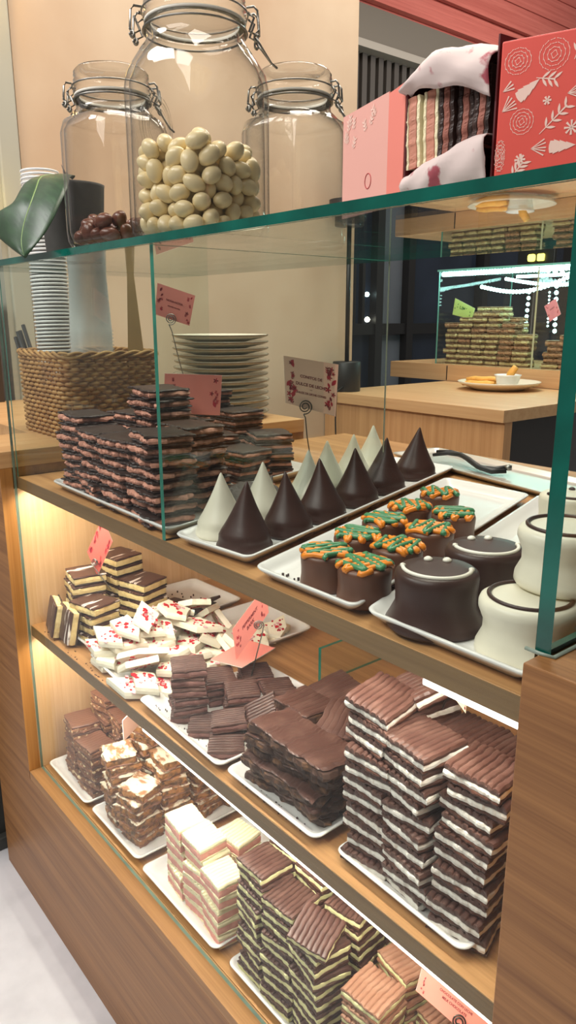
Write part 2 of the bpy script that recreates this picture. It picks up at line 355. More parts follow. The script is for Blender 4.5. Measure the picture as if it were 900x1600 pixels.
obj('bottom_deck', MB().box(-1.2993, -.2575, 0, .52, SB - .018, SB), W_shelf, cab)
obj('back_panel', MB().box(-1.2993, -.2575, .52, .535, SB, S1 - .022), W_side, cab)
obj('shelf_divider', MB().pane(-.789, -.783, .262, .42, SM, SM + .06), [G_sheet, G_edge2], cab, label='small upright glass divider on the middle shelf')
LED = emitter('led_diffuser', (1, .96, .9, 1), 7)
obj('led_strip', MB().box(-.368, -.2578, .0005, .007, S1 - .0285, S1 - .0222, 0, .001), LED, cab, label='lit light strip under the counter shelf')
obj('led_strip', MB().box(-.88, -.2578, .0005, .007, SM - .0265, SM - .0212, 0, .001), LED, cab, label='lit light strip under the middle shelf')

# ------------------------------------------------------------------ glass case on top
G_rear = plain('pale_glass_rear_edge', srgb(176, 178, 160), rough=.3)
GT0, GT1 = 1.3512, 1.3605
gc = thing('glass_case', 'green-edged glass case standing on the oak counter shelf', 'glass case', (-.78, .2, S1))
obj('top_pane', MB().pane(-1.42, -.05, -.009, .40, GT0, GT1), [G_sheet, G_edge], gc, label='thick top sheet with deep green front edge')
obj('divider_pane', MB().pane(-.7955, -.7875, .0, .395, S1, GT0, True), [G_sheet, G_edge2], gc)
obj('polished_edge', MB().box(-.7925, -.7905, .3951, .3962, S1, GT0), G_rear, gc, label='thin pale rear edge of the divider')
obj('end_pane', MB().pane(-.2615, -.2495, -.008, .40, 1.042, GT0), [G_sheet, G_edge], gc, label='end sheet with broad dark green edge')
obj('end_pane', MB().pane(-1.306 + .0075, -1.2935, .0, .41, S1, GT0, True), [G_sheet, G_edge2], gc, label='end sheet farthest from the viewer')
obj('front_pane', MB().pane(-1.2985, -.262, -.0075, -.003, SB + .0005, GT0), [G_front, G_edge3], gc, label='clear sheet across the whole front')
m = MB().tube([(-.268, -.010, 1.043), (-.2555, -.0105, 1.043), (-.2465, -.009, 1.043), (-.2465, .2, 1.043), (-.2465, .4, 1.043)], .0015)
obj('silicone_bead', m, plain('clear_silicone', srgb(136, 152, 140), rough=.25), gc)

# side counter carrying basket and plates; plinth by the floor
sc_ = thing('side_counter', 'oak side counter under the wicker basket and plate stack', 'counter', (-1.82, .4, FZ))
obj('counter_top', MB().box(-2.13, -1.502, .10, .67, 1.015, 1.0445, 0, .001), W_count, sc_)
obj('counter_body', MB().box(-2.12, -1.503, .12, .66, FZ, 1.015), W_front, sc_)
solo('floor_plinth', MB().box(-2.05, -1.56, -.14, .09, FZ, .62, 0, .02).box(-2.07, -1.54, -.16, .09, FZ, FZ + .03, 0, .004), plain('charcoal_plinth', srgb(66, 66, 62), rough=.5), 'charcoal grey plinth on the floor beyond the oak counter', 'plinth', (-1.8, 0, FZ))

# ------------------------------------------------------------------ trays
def bil(q, u, v):
    a, b, c, d = q
    return ((1 - u) * (1 - v) * a[0] + u * (1 - v) * b[0] + u * v * c[0] + (1 - u) * v * d[0], (1 - u) * (1 - v) * a[1] + u * (1 - v) * b[1] + u * v * c[1] + (1 - u) * v * d[1])
def tray(label, q, z, h=.0155, name='serving_tray', mat=None):
    w = math.dist(q[0], q[1]); d = math.dist(q[1], q[2]); rc = .012
    def ring(ins, zz):
        pts = []; x0, x1, y0, y1 = ins, w - ins, ins, d - ins; r = max(.003, rc - ins * .3)
        for cx, cy, a0 in ((x1 - r, y0 + r, -PI / 2), (x1 - r, y1 - r, 0), (x0 + r, y1 - r, PI / 2), (x0 + r, y0 + r, PI)):
            for k in range(6):
                a = a0 + PI / 2 * k / 5; p = bil(q, (cx + r * math.cos(a)) / w, (cy + r * math.sin(a)) / d); pts.append((p[0], p[1], zz))
        return pts
    rs = [ring(.020, z), ring(.016, z), ring(.002, z + h - .004), ring(0, z + h - .0012), ring(.0012, z + h), ring(.0045, z + h - .0006), ring(.010, z + h - .006), ring(.018, z + .0052), ring(.028, z + .0040)]
    n = len(rs[0]); m = MB(); fs = []
    for j in range(len(rs) - 1):
        for i in range(n): fs.append((j * n + i, j * n + (i + 1) % n, (j + 1) * n + (i + 1) % n, (j + 1) * n + i))
    m.add([p for r_ in rs for p in r_], fs, 0, True)
    m.add(rs[0], [tuple(range(n))[::-1]]); m.add(rs[-1], [tuple(range(n))])
    return solo(name, m, mat or PORC, label, 'tray', (sum(p[0] for p in q) / 4, sum(p[1] for p in q) / 4, z), 'white serving trays')
tray('white tray under the crumbly rose-filled slabs beside the basket', [(-1.163, .007), (-.786, .003), (-.832, .195), (-1.195, .195)], S1)
tray('white tray behind, under the darker layered slabs and plate stack', [(-1.262, .212), (-.934, .216), (-.975, .42), (-1.275, .415)], S1)
tray('long white tray under the pointed chocolate cones', [(-.768, -.0005), (-.63, .013), (-.816, .61), (-.954, .597)], S1)
tray('long white tray under the orange and green iced cakes', [(-.605, .0005), (-.452, .003), (-.607, .524), (-.768, .524)], S1)
tray('white tray under the smiling cakes at the glass end', [(-.443, .005), (-.270, .006), (-.40, .52), (-.598, .53)], S1)
tray('white tray on the middle shelf under drizzled cream slabs', [(-1.292, .028), (-1.114, .028), (-1.127, .363), (-1.292, .355)], SM)
tray('white tray under the heap of peppermint bark', [(-1.09, .017), (-.925, .004), (-.931, .377), (-1.106, .388)], SM)
tray('white tray under the small plum-filled ridged squares', [(-.903, .007), (-.684, .0005), (-.686, .225), (-.87, .222)], SM)
tray('white tray under the solid dark flaky slabs', [(-.676, .004), (-.506, .004), (-.512, .235), (-.678, .235)], SM)
tray('white tray under the tall coconut slab stack', [(-.484, .011), (-.313, .008), (-.311, .24), (-.478, .24)], SM)
tray('white tray under the nutty milk chocolate slabs, bottom deck', [(-1.287, .002), (-1.116, .002), (-1.12, .25), (-1.287, .25)], SB)
tray('white tray under the marbled nut slabs', [(-1.102, .004), (-.931, .004), (-.931, .25), (-1.10, .25)], SB)
tray('white tray under the pink and cream squares', [(-.915, .001), (-.705, .001), (-.716, .28), (-.91, .28)], SB)
tray('white tray under the dark mint cream squares', [(-.682, .004), (-.502, .004), (-.505, .25), (-.682, .25)], SB)
tray('white tray under the pale milk chocolate squares', [(-.488, .004), (-.30, .004), (-.30, .25), (-.488, .25)], SB)
tray('thin steel tray carrying black tongs behind the cakes', [(-1.0, .64), (-.56, .55), (-.50, .68), (-.98, .76)], S1, .012, 'steel_tray', plain('brushed_steel', srgb(214, 210, 200), rough=.3, metal=.6))
# tongs
m = MB(); pts = [(-.905, .655), (-.88, .668), (-.85, .668), (-.82, .655), (-.79, .640), (-.76, .64), (-.74, .655)]
for sgn in (0, 1):
    m.tube([(x, y + .010 * sgn, S1 + .018 + .007 * math.sin(i * .9 + sgn)) for i, (x, y) in enumerate(pts)], [.003, .004, .0045, .005, .005, .005, .004])
tg = thing('serving_tongs', 'black handled tongs lying on the steel tray', 'tongs', (-.8, .63, S1 + .012))
obj('tong_arm', m, BLACK, tg)
obj('hinge', MB().lathe([(0, -.004), (.006, -.004), (.006, .004), (0, .004)], 14, (-.74, .660, S1 + .018)), STEEL, tg)

# ------------------------------------------------------------------ layered sweets
def layer_mesh(w, d, z0, z1, seed, ridge=0, nr=8, jag=.0012, nx=48, ny=10, mid=None):
    mid = jag * .42 if mid is None else mid
    r = random.Random(seed)
    def edge():
        a = [r.uniform(-1, 1) for _ in range(7)]; p = [r.uniform(0, 6.28) for _ in range(4)]
        f_ = [r.uniform(1.2, 3), r.uniform(4, 7), r.uniform(9, 13), r.uniform(16, 22)]
        return lambda t: jag * (.7 * math.sin(f_[0] * t * PI + p[0]) + .4 * math.sin(f_[1] * t * PI + p[1]) + .3 * math.sin(f_[2] * t * PI + p[2]) + .16 * math.sin(f_[3] * t * PI + p[3])) + r.uniform(-.12, .12) * jag
    e = [edge() for _ in range(4)]
    tk = z1 - z0; m = MB()
    def P(u, v, sc=1.0):
        x0 = -w / 2 + e[0](v); x1 = w / 2 + e[1](v); y0 = -d / 2 + e[2](u); y1 = d / 2 + e[3](u)
        return ((x0 + (x1 - x0) * u) * sc, (y0 + (y1 - y0) * v) * sc)
    top = []
    for j in range(ny + 1):
        for i in range(nx + 1):
            u, v = i / nx, j / ny; x, y = P(u, v)
            b = 1 if (i in (0, nx) or j in (0, ny)) else 0
            z = z1 - b * min(.0007, tk * .15) - (ridge * (1 - abs(math.sin(PI * nr * u)) ** .5) if ridge else 0) - r.uniform(0, .00012)
            top.append((x, y, z))
    m.add(top, [(j * (nx + 1) + i, j * (nx + 1) + i + 1, (j + 1) * (nx + 1) + i + 1, (j + 1) * (nx + 1) + i) for j in range(ny) for i in range(nx)], 0, False)
    per = [(i, 0) for i in range(nx)] + [(nx, j) for j in range(ny)] + [(i, ny) for i in range(nx, 0, -1)] + [(0, j) for j in range(ny, 0, -1)]
    n = len(per); up = [top[j * (nx + 1) + i] for i, j in per]
    k = 1 + 2 * mid / w
    md = []
    for i, j in per:
        x, y = P(i / nx, j / ny, k); q = r.uniform(-.4, .9) * mid
        md.append((x + q * (1 if x > 0 else -1) * (i in (0, nx)), y + q * (1 if y > 0 else -1) * (j in (0, ny)), z0 + tk * r.uniform(.35, .6)))
    lo = [P(i / nx, j / ny, .995) + (z0,) for i, j in per]
    m.add(up + md + lo, [(s * n + i, (s + 1) * n + i, (s + 1) * n + (i + 1) % n, s * n + (i + 1) % n) for s in range(2) for i in range(n)] , 0, False)
    m.add(lo, [tuple(range(n))[::-1]])
    return m
KINDS = {}
def kind(key, name, cat, w, d, t, layers, nvar=4, **kw):
    """layers from the bottom: (part name, fraction of thickness, material, ridge depth, jag)"""
    vs = []
    for s in range(nvar):
        z = 0; parts = []
        for li, (pn, fr, mat, rdg, jag) in enumerate(layers):
            z1 = z + fr * t
            ins = 1 - .012 * (li % 2)
            parts.append((pn, layer_mesh(w * ins, d * ins, z, z1, hash((len(key), s, li)) % 9999 + ord(key[0]) * 31, rdg, jag=jag, **kw).mesh(pn, mat))); z = z1
        vs.append(parts)
    KINDS[key] = (name, cat, w, d, t, vs)
kind('A', 'rose_filled_slab', 'chocolate slab', .078, .062, .0146, [('base_layer', .24, CH_black, 0, .0030), ('filling', .50, F_rose, 0, .0036), ('top_layer', .26, CH_black, 0, .0032)], 6)
kind('B', 'layered_dark_slab', 'chocolate slab', .074, .064, .0146, [('base_layer', .36, CH_black, 0, .0018), ('filling', .36, F_rose, 0, .0018), ('top_layer', .28, CH_black, 0, .0018)])
kind('F', 'drizzled_cream_slab', 'chocolate slab', .064, .058, .0172, [('base_layer', .18, CH_black, 0, .0010), ('filling', .60, F_cream, 0, .0010), ('top_layer', .22, T_drizzle, 0, .0010)])
kind('H', 'plum_filled_square', 'chocolate square', .050, .046, .0132, [('base_layer', .18, CH_dark, 0, .0008), ('filling', .50, F_plum, 0, .0010), ('top_layer', .32, CH_bloom, .0019, .0008)])
kind('I', 'dark_flaky_slab', 'chocolate slab', .128, .062, .0138, [('flaky_layer', .72, CH_flaky, 0, .0040), ('top_layer', .28, CH_bloom, .0010, .0028)], nx=44, nr=20)
kind('i', 'dark_flaky_square', 'chocolate slab', .060, .056, .0138, [('flaky_layer', .70, CH_flaky, 0, .0022), ('top_layer', .30, CH_bloom, .0007, .0014)])
kind('J', 'coconut_filled_slab', 'chocolate slab', .0555, .055, .0164, [('base_layer', .22, CH_dark, 0, .0013), ('filling', .38, F_coco, 0, .0009), ('top_layer', .40, CH_bloom, .0020, .0010)], 8, mid=.0003)
kind('K', 'nut_milk_chocolate_slab', 'chocolate slab', .058, .05, .0162, [('base_layer', .30, CH_milk, 0, .0014), ('filling', .42, F_nut, 0, .0014), ('top_layer', .28, CH_coat, .0004, .0012)])
kind('L', 'marbled_nut_slab', 'chocolate slab', .053, .05, .0164, [('base_layer', .16, CH_milk, 0, .0016), ('filling', .64, F_gold, 0, .0020), ('top_layer', .20, T_marble, 0, .0018)], 6)
kind('M', 'pink_cream_square', 'chocolate square', .050, .046, .0205, [('base_layer', .14, F_ivory, 0, .0005), ('filling', .52, F_pink, 0, .0006), ('top_layer', .34, F_ivory, .0017, .0006)])
kind('N', 'mint_cream_square', 'chocolate square', .052, .050, .0156, [('base_layer', .32, CH_dark, 0, .0008), ('filling', .40, F_mint, 0, .0010), ('top_layer', .28, CH_bloom, .0020, .0008)], mid=.0002)
MILKR = two_tone('milk_ridged_top', srgb(156, 112, 88), srgb(176, 134, 110), 45, .45, .75, rough=.45, bump=.2)
kind('O', 'milk_chocolate_square', 'chocolate square', .053, .050, .0156, [('base_layer', .30, CH_milk, 0, .0008), ('filling', .38, F_mint, 0, .0008), ('top_layer', .32, MILKR, .0020, .0008)])
def piece(key, M, label, group, var=None):
    name, cat, w, d, t, vs = KINDS[key]
    r = bpy.data.objects.new(name, None); r.empty_display_size = .01; r.matrix_world = M; link(r); tag(r, label, cat, group)
    for pn, me in vs[R.randrange(len(vs)) if var is None else var]: link(bpy.data.objects.new(pn, me), r)
    return r
def column(key, x, y, z, rot, n, desc, where, group, tilt=(0, 0), jit=.0022, rj=5, drift=(0, 0), tj=.9):
    name, cat, w, d, t, vs = KINDS[key]
    B = Matrix.Translation((x, y, z)) @ Euler((math.radians(tilt[0]), math.radians(tilt[1]), 0)).to_matrix().to_4x4() @ Matrix.Rotation(math.radians(rot), 4, 'Z')
    for k in range(n):
        M = B @ Matrix.Translation((R.uniform(-jit, jit) + drift[0] * k, R.uniform(-jit, jit) + drift[1] * k, k * (t + .0006))) @ Matrix.Rotation(math.radians(R.uniform(-rj, rj) + (180 if R.random() < .5 else 0)), 4, 'Z') @ Euler((math.radians(R.uniform(-tj, tj)), math.radians(R.uniform(-tj, tj)), 0)).to_matrix().to_4x4()
        piece(key, M, '%s, %s %s' % (desc, ORD[n - 1 - k] if n > 1 else 'single piece', where), group)
def loose(key, x, y, z, e, label, group):
    piece(key, Matrix.Translation((x, y, z)) @ Euler([math.radians(a) for a in e]).to_matrix().to_4x4(), label, group)
ZT = .0042
# A: crumbly rose-filled slabs
z = S1 + ZT; g = 'rose-filled slabs beside the basket'; ds = 'crumbly rose-filled dark slab'
for x, y, n, rot, wh in ((-1.122, .060, 8, 3, 'in the column farthest along the tray edge'), (-1.037, .048, 7, -4, 'in the second column along the tray edge'), (-.953, .046, 7, 3, 'in the third column along the tray edge'),
                         (-.872, .046, 8, -6, 'in the front column right of the glass divider'), (-1.09, .132, 8, 5, 'in the rear column nearest the basket'), (-1.0, .123, 11, -3, 'in the tallest column below the pink card'), (-.912, .123, 8, 4, 'in the rear column behind the divider')):
    column('A', x, y, z, rot, n, ds, wh, g, jit=.005, rj=8)
# B: darker layered slabs behind
g = 'darker slabs before the plate stack'; ds = 'dark layered slab'
for x, y, n, rot, wh in ((-.985, .262, 4, 6, 'in the front column of the rear tray'), (-1.07, .262, 5, -5, 'in the second front column of the rear tray'), (-1.155, .262, 6, 4, 'in the third front column of the rear tray'),
                         (-1.02, .345, 5, -20, 'in the rear column nearest the cones'), (-1.115, .345, 7, 4, 'in the middle rear column below the plates'), (-1.205, .345, 9, -4, 'in the tall rear column against the plates')):
    column('B', x, y, z, rot, n, ds, wh, g, jit=.003, rj=6)
loose('A', -.825, .165, z + .013, (24, -8, 70), 'lone crumbly slab leaning at the bare end of its tray', None)
# F: drizzled cream slabs
z = SM + ZT; g = 'drizzled cream slabs'; ds = 'cream-filled slab with white drizzle'
for x, y, n, rot, wh in ((-1.225, .080, 6, -8, 'in the main front column'), (-1.163, .066, 4, 12, 'in the short front column'), (-1.232, .150, 7, 10, 'in the rear column beside the red card'), (-1.168, .165, 5, 18, 'in the slim separate column'), (-1.17, .235, 1, 20, 'at the back of its tray')):
    column('F', x, y, z, rot, n, ds, wh, g)
for k, (x, lab) in enumerate(((-1.228, 'cream-filled slab standing on edge, outer one of two'), (-1.181, 'cream-filled slab standing on edge, inner one of two'))):
    loose('F', x, .028 + .004 * k, z + .029, (78, 0, -14 + 8 * k), lab, g)
m = MB(); rr = random.Random(4)
SHARD = []
for k in range(4):
    P = [(.022 * math.cos(a) * rr.uniform(.6, 1.2), .010 * math.sin(a) * rr.uniform(.6, 1.2)) for a in (0, 1.1, 2.2, 3.4, 4.6, 5.5)]
    SHARD.append(MB().prism(P, 0, .005).mesh('shard', CH_black))
for k in range(12):
    o = link(bpy.data.objects.new('chocolate_shard', SHARD[k % 4])); o.location = (-1.14 + rr.uniform(-.022, .030), .262 + rr.uniform(-.03, .03), SM + ZT + .002 + .006 * (k % 4)); o.rotation_euler = (rr.uniform(-.25, .25), rr.uniform(-.25, .25), rr.uniform(0, 6))
    tag(o, 'broken dark chocolate shard in the small heap behind the bark', 'chocolate shard', 'broken dark shards')
# H: plum-filled squares
g = 'plum-filled ridged squares'; ds = 'plum-filled ridged square'
column('H', -.828, .050, z, -28, 6, ds, 'in the tall stack beside the bark', g, rj=9, jit=.003)
column('H', -.786, .110, z, -30, 3, ds, 'in the low stack behind the tall one', g, rj=8)
column('H', -.842, .112, z, -25, 3, ds, 'in the low stack nearest the bark tray', g, rj=8)
column('H', -.84, .176, z, -20, 2, ds, 'at the back edge of the tray', g, rj=12)
column('H', -.775, .172, z, -35, 2, ds, 'under the lying pink card', g, rj=12)
loose('H', -.781, .047, z, (0, 0, -38), 'lowest plum-filled square with a corner toward the tray edge', g)
loose('H', -.722, .040, z, (0, 0, -36), 'plum-filled square lying flat nearest the dark slabs', g)
loose('H', -.752, .066, z + .0135, (6, -5, -34), 'plum-filled square lying across two flat ones', g)
loose('H', -.728, .108, z + .022, (30, 12, -32), 'plum-filled square tilted up behind the flat ones', g)
# I: solid dark flaky slabs
g = 'dark flaky slabs'; ds = 'long dark flaky slab'
column('I', -.590, .052, z, 3, 5, ds, 'in the front stack', g, jit=.0075, rj=6)
column('I', -.595, .122, z, 2, 5, ds, 'in the rear stack', g, jit=.0075, rj=6)
zz = z + 5 * .0141
loose('I', -.578, .050, zz, (-4, 2, 2), 'widest dark slab lying across the top front with a scored middle', g)
loose('i', -.640, .106, zz, (-3, 3, 4), 'square dark slab on top, left rear of the stack', g)
loose('i', -.575, .115, zz + .001, (14, 4, 24), 'rough dark chunk propped on the stack top', g)
loose('i', -.642, .165, zz - .001, (12, 2, -10), 'split dark slab propped at the stack back', g)
column('i', -.545, .185, z, 12, 3, 'small dark flaky slab', 'behind the long slabs', g)
column('i', -.625, .186, z, -8, 4, 'small dark flaky slab', 'at the back corner of the stack', g)
# J: tall coconut stack
g = 'coconut slabs in the tall stack'; ds = 'coconut-filled dark slab'
for x, y, n, rot, tl, dr, wh in ((-.4545, .050, 10, 2, (0, 0), (0, 0), 'in the front column beside the flaky slabs'), (-.395, .048, 10, -4, (1.5, -2), (0, .0002), 'in the middle front column'), (-.337, .050, 10, 7, (-2.0, 2.5), (-.0006, .0002), 'in the front column beside the end panel'),
                         (-.4545, .110, 10, -4, (0, 0), (0, 0), 'in the rear column beside the flaky slabs'), (-.395, .112, 9, 3, (0, 0), (0, 0), 'in the middle rear column'), (-.338, .113, 9, -3, (0, 0), (-.0004, 0), 'in the rear column beside the end panel')):
    column('J', x, y, z, rot, n, ds, wh, g, tl, jit=.0040, rj=8, drift=dr, tj=1.5)
loose('J', -.458, .052, z + 10.35 * .0167, (10, 6, 4), 'coconut slab tilted on the stack corner, ridges facing the viewer', g)
loose('J', -.440, .104, z + 10.9 * .0167, (20, -6, -24), 'broken coconut slab tipped up at the very top', g)
# K
z = SB + ZT; g = 'nutty milk chocolate slabs'; ds = 'nutty milk chocolate slab'
for x, y, n, rot, wh in ((-1.222, .052, 7, -4, 'in the far front column'), (-1.158, .048, 6, 8, 'in the near front column'), (-1.222, .112, 9, 5, 'in the far rear column'), (-1.158, .112, 8, -12, 'in the near rear column'), (-1.19, .172, 10, -15, 'in the highest rear column')):
    column('K', x, y, z, rot, n, ds, wh, g, jit=.003, rj=9)
# L
g = 'marbled nut slabs'; ds = 'white-marbled golden nut slab'
for x, y, n, rot, wh in ((-1.052, .045, 8, -8, 'in the far front column'), (-.992, .045, 6, 10, 'in the near front column'), (-1.052, .105, 10, 6, 'in the highest column'), (-.993, .105, 8, -10, 'in the second row near column'), (-1.05, .165, 9, -6, 'in the third row far column'), (-.99, .165, 7, 8, 'in the third row near column'), (-.985, .222, 4, 15, 'at the back of the tray')):
    column('L', x, y, z, rot, n, ds, wh, g, jit=.0035, rj=12)
# M
g = 'pink and cream squares'; ds = 'pink square with cream top'
for x, y, n, rot, wh in ((-.842, .045, 6, -5, 'in the far column'), (-.787, .043, 6, 3, 'in the middle column'), (-.733, .038, 5, -4, 'in the near column'), (-.783, .100, 5, 5, 'in the rear column'), (-.722, .118, 2, 40, 'in the low rear column')):
    column('M', x, y, z, rot, n, ds, wh, g, jit=.0022, rj=5)
loose('M', -.728, .178, z + .012, (62, 0, -30), 'pink square lying on its side behind the others', g)
# N
g = 'mint cream squares'; ds = 'dark mint cream square'
for x, y, n, rot, wh in ((-.643, .040, 11, -6, 'in the far front column'), (-.588, .038, 10, 5, 'in the middle front column'), (-.532, .038, 9, -8, 'in the near front column'), (-.645, .095, 12, 4, 'in the far second row'), (-.589, .094, 11, -4, 'in the middle second row'), (-.533, .096, 10, 6, 'in the near second row'), (-.59, .152, 9, 3, 'in the third row'), (-.534, .152, 8, -4, 'in the near third row')):
    column('N', x, y, z, rot, n, ds, wh, g, jit=.0024, rj=6)
loose('N', -.531, .030, z + 9.4 * .0159, (12, 8, 20), 'mint cream square tipped on the nearest column', g)
# O
g = 'pale milk chocolate squares'; ds = 'pale ridged milk chocolate square'
for x, y, n, rot, wh in ((-.452, .045, 8, 8, 'in the front column beside the mint squares'), (-.392, .045, 6, -6, 'in the front column under the pink card'), (-.334, .045, 5, 4, 'in the front column beside the end panel'), (-.455, .108, 8, -12, 'in the rear column beside the mint squares'), (-.395, .11, 6, -9, 'in the middle rear column')):
    column('O', x, y, z, rot, n, ds, wh, g, jit=.002, rj=5)

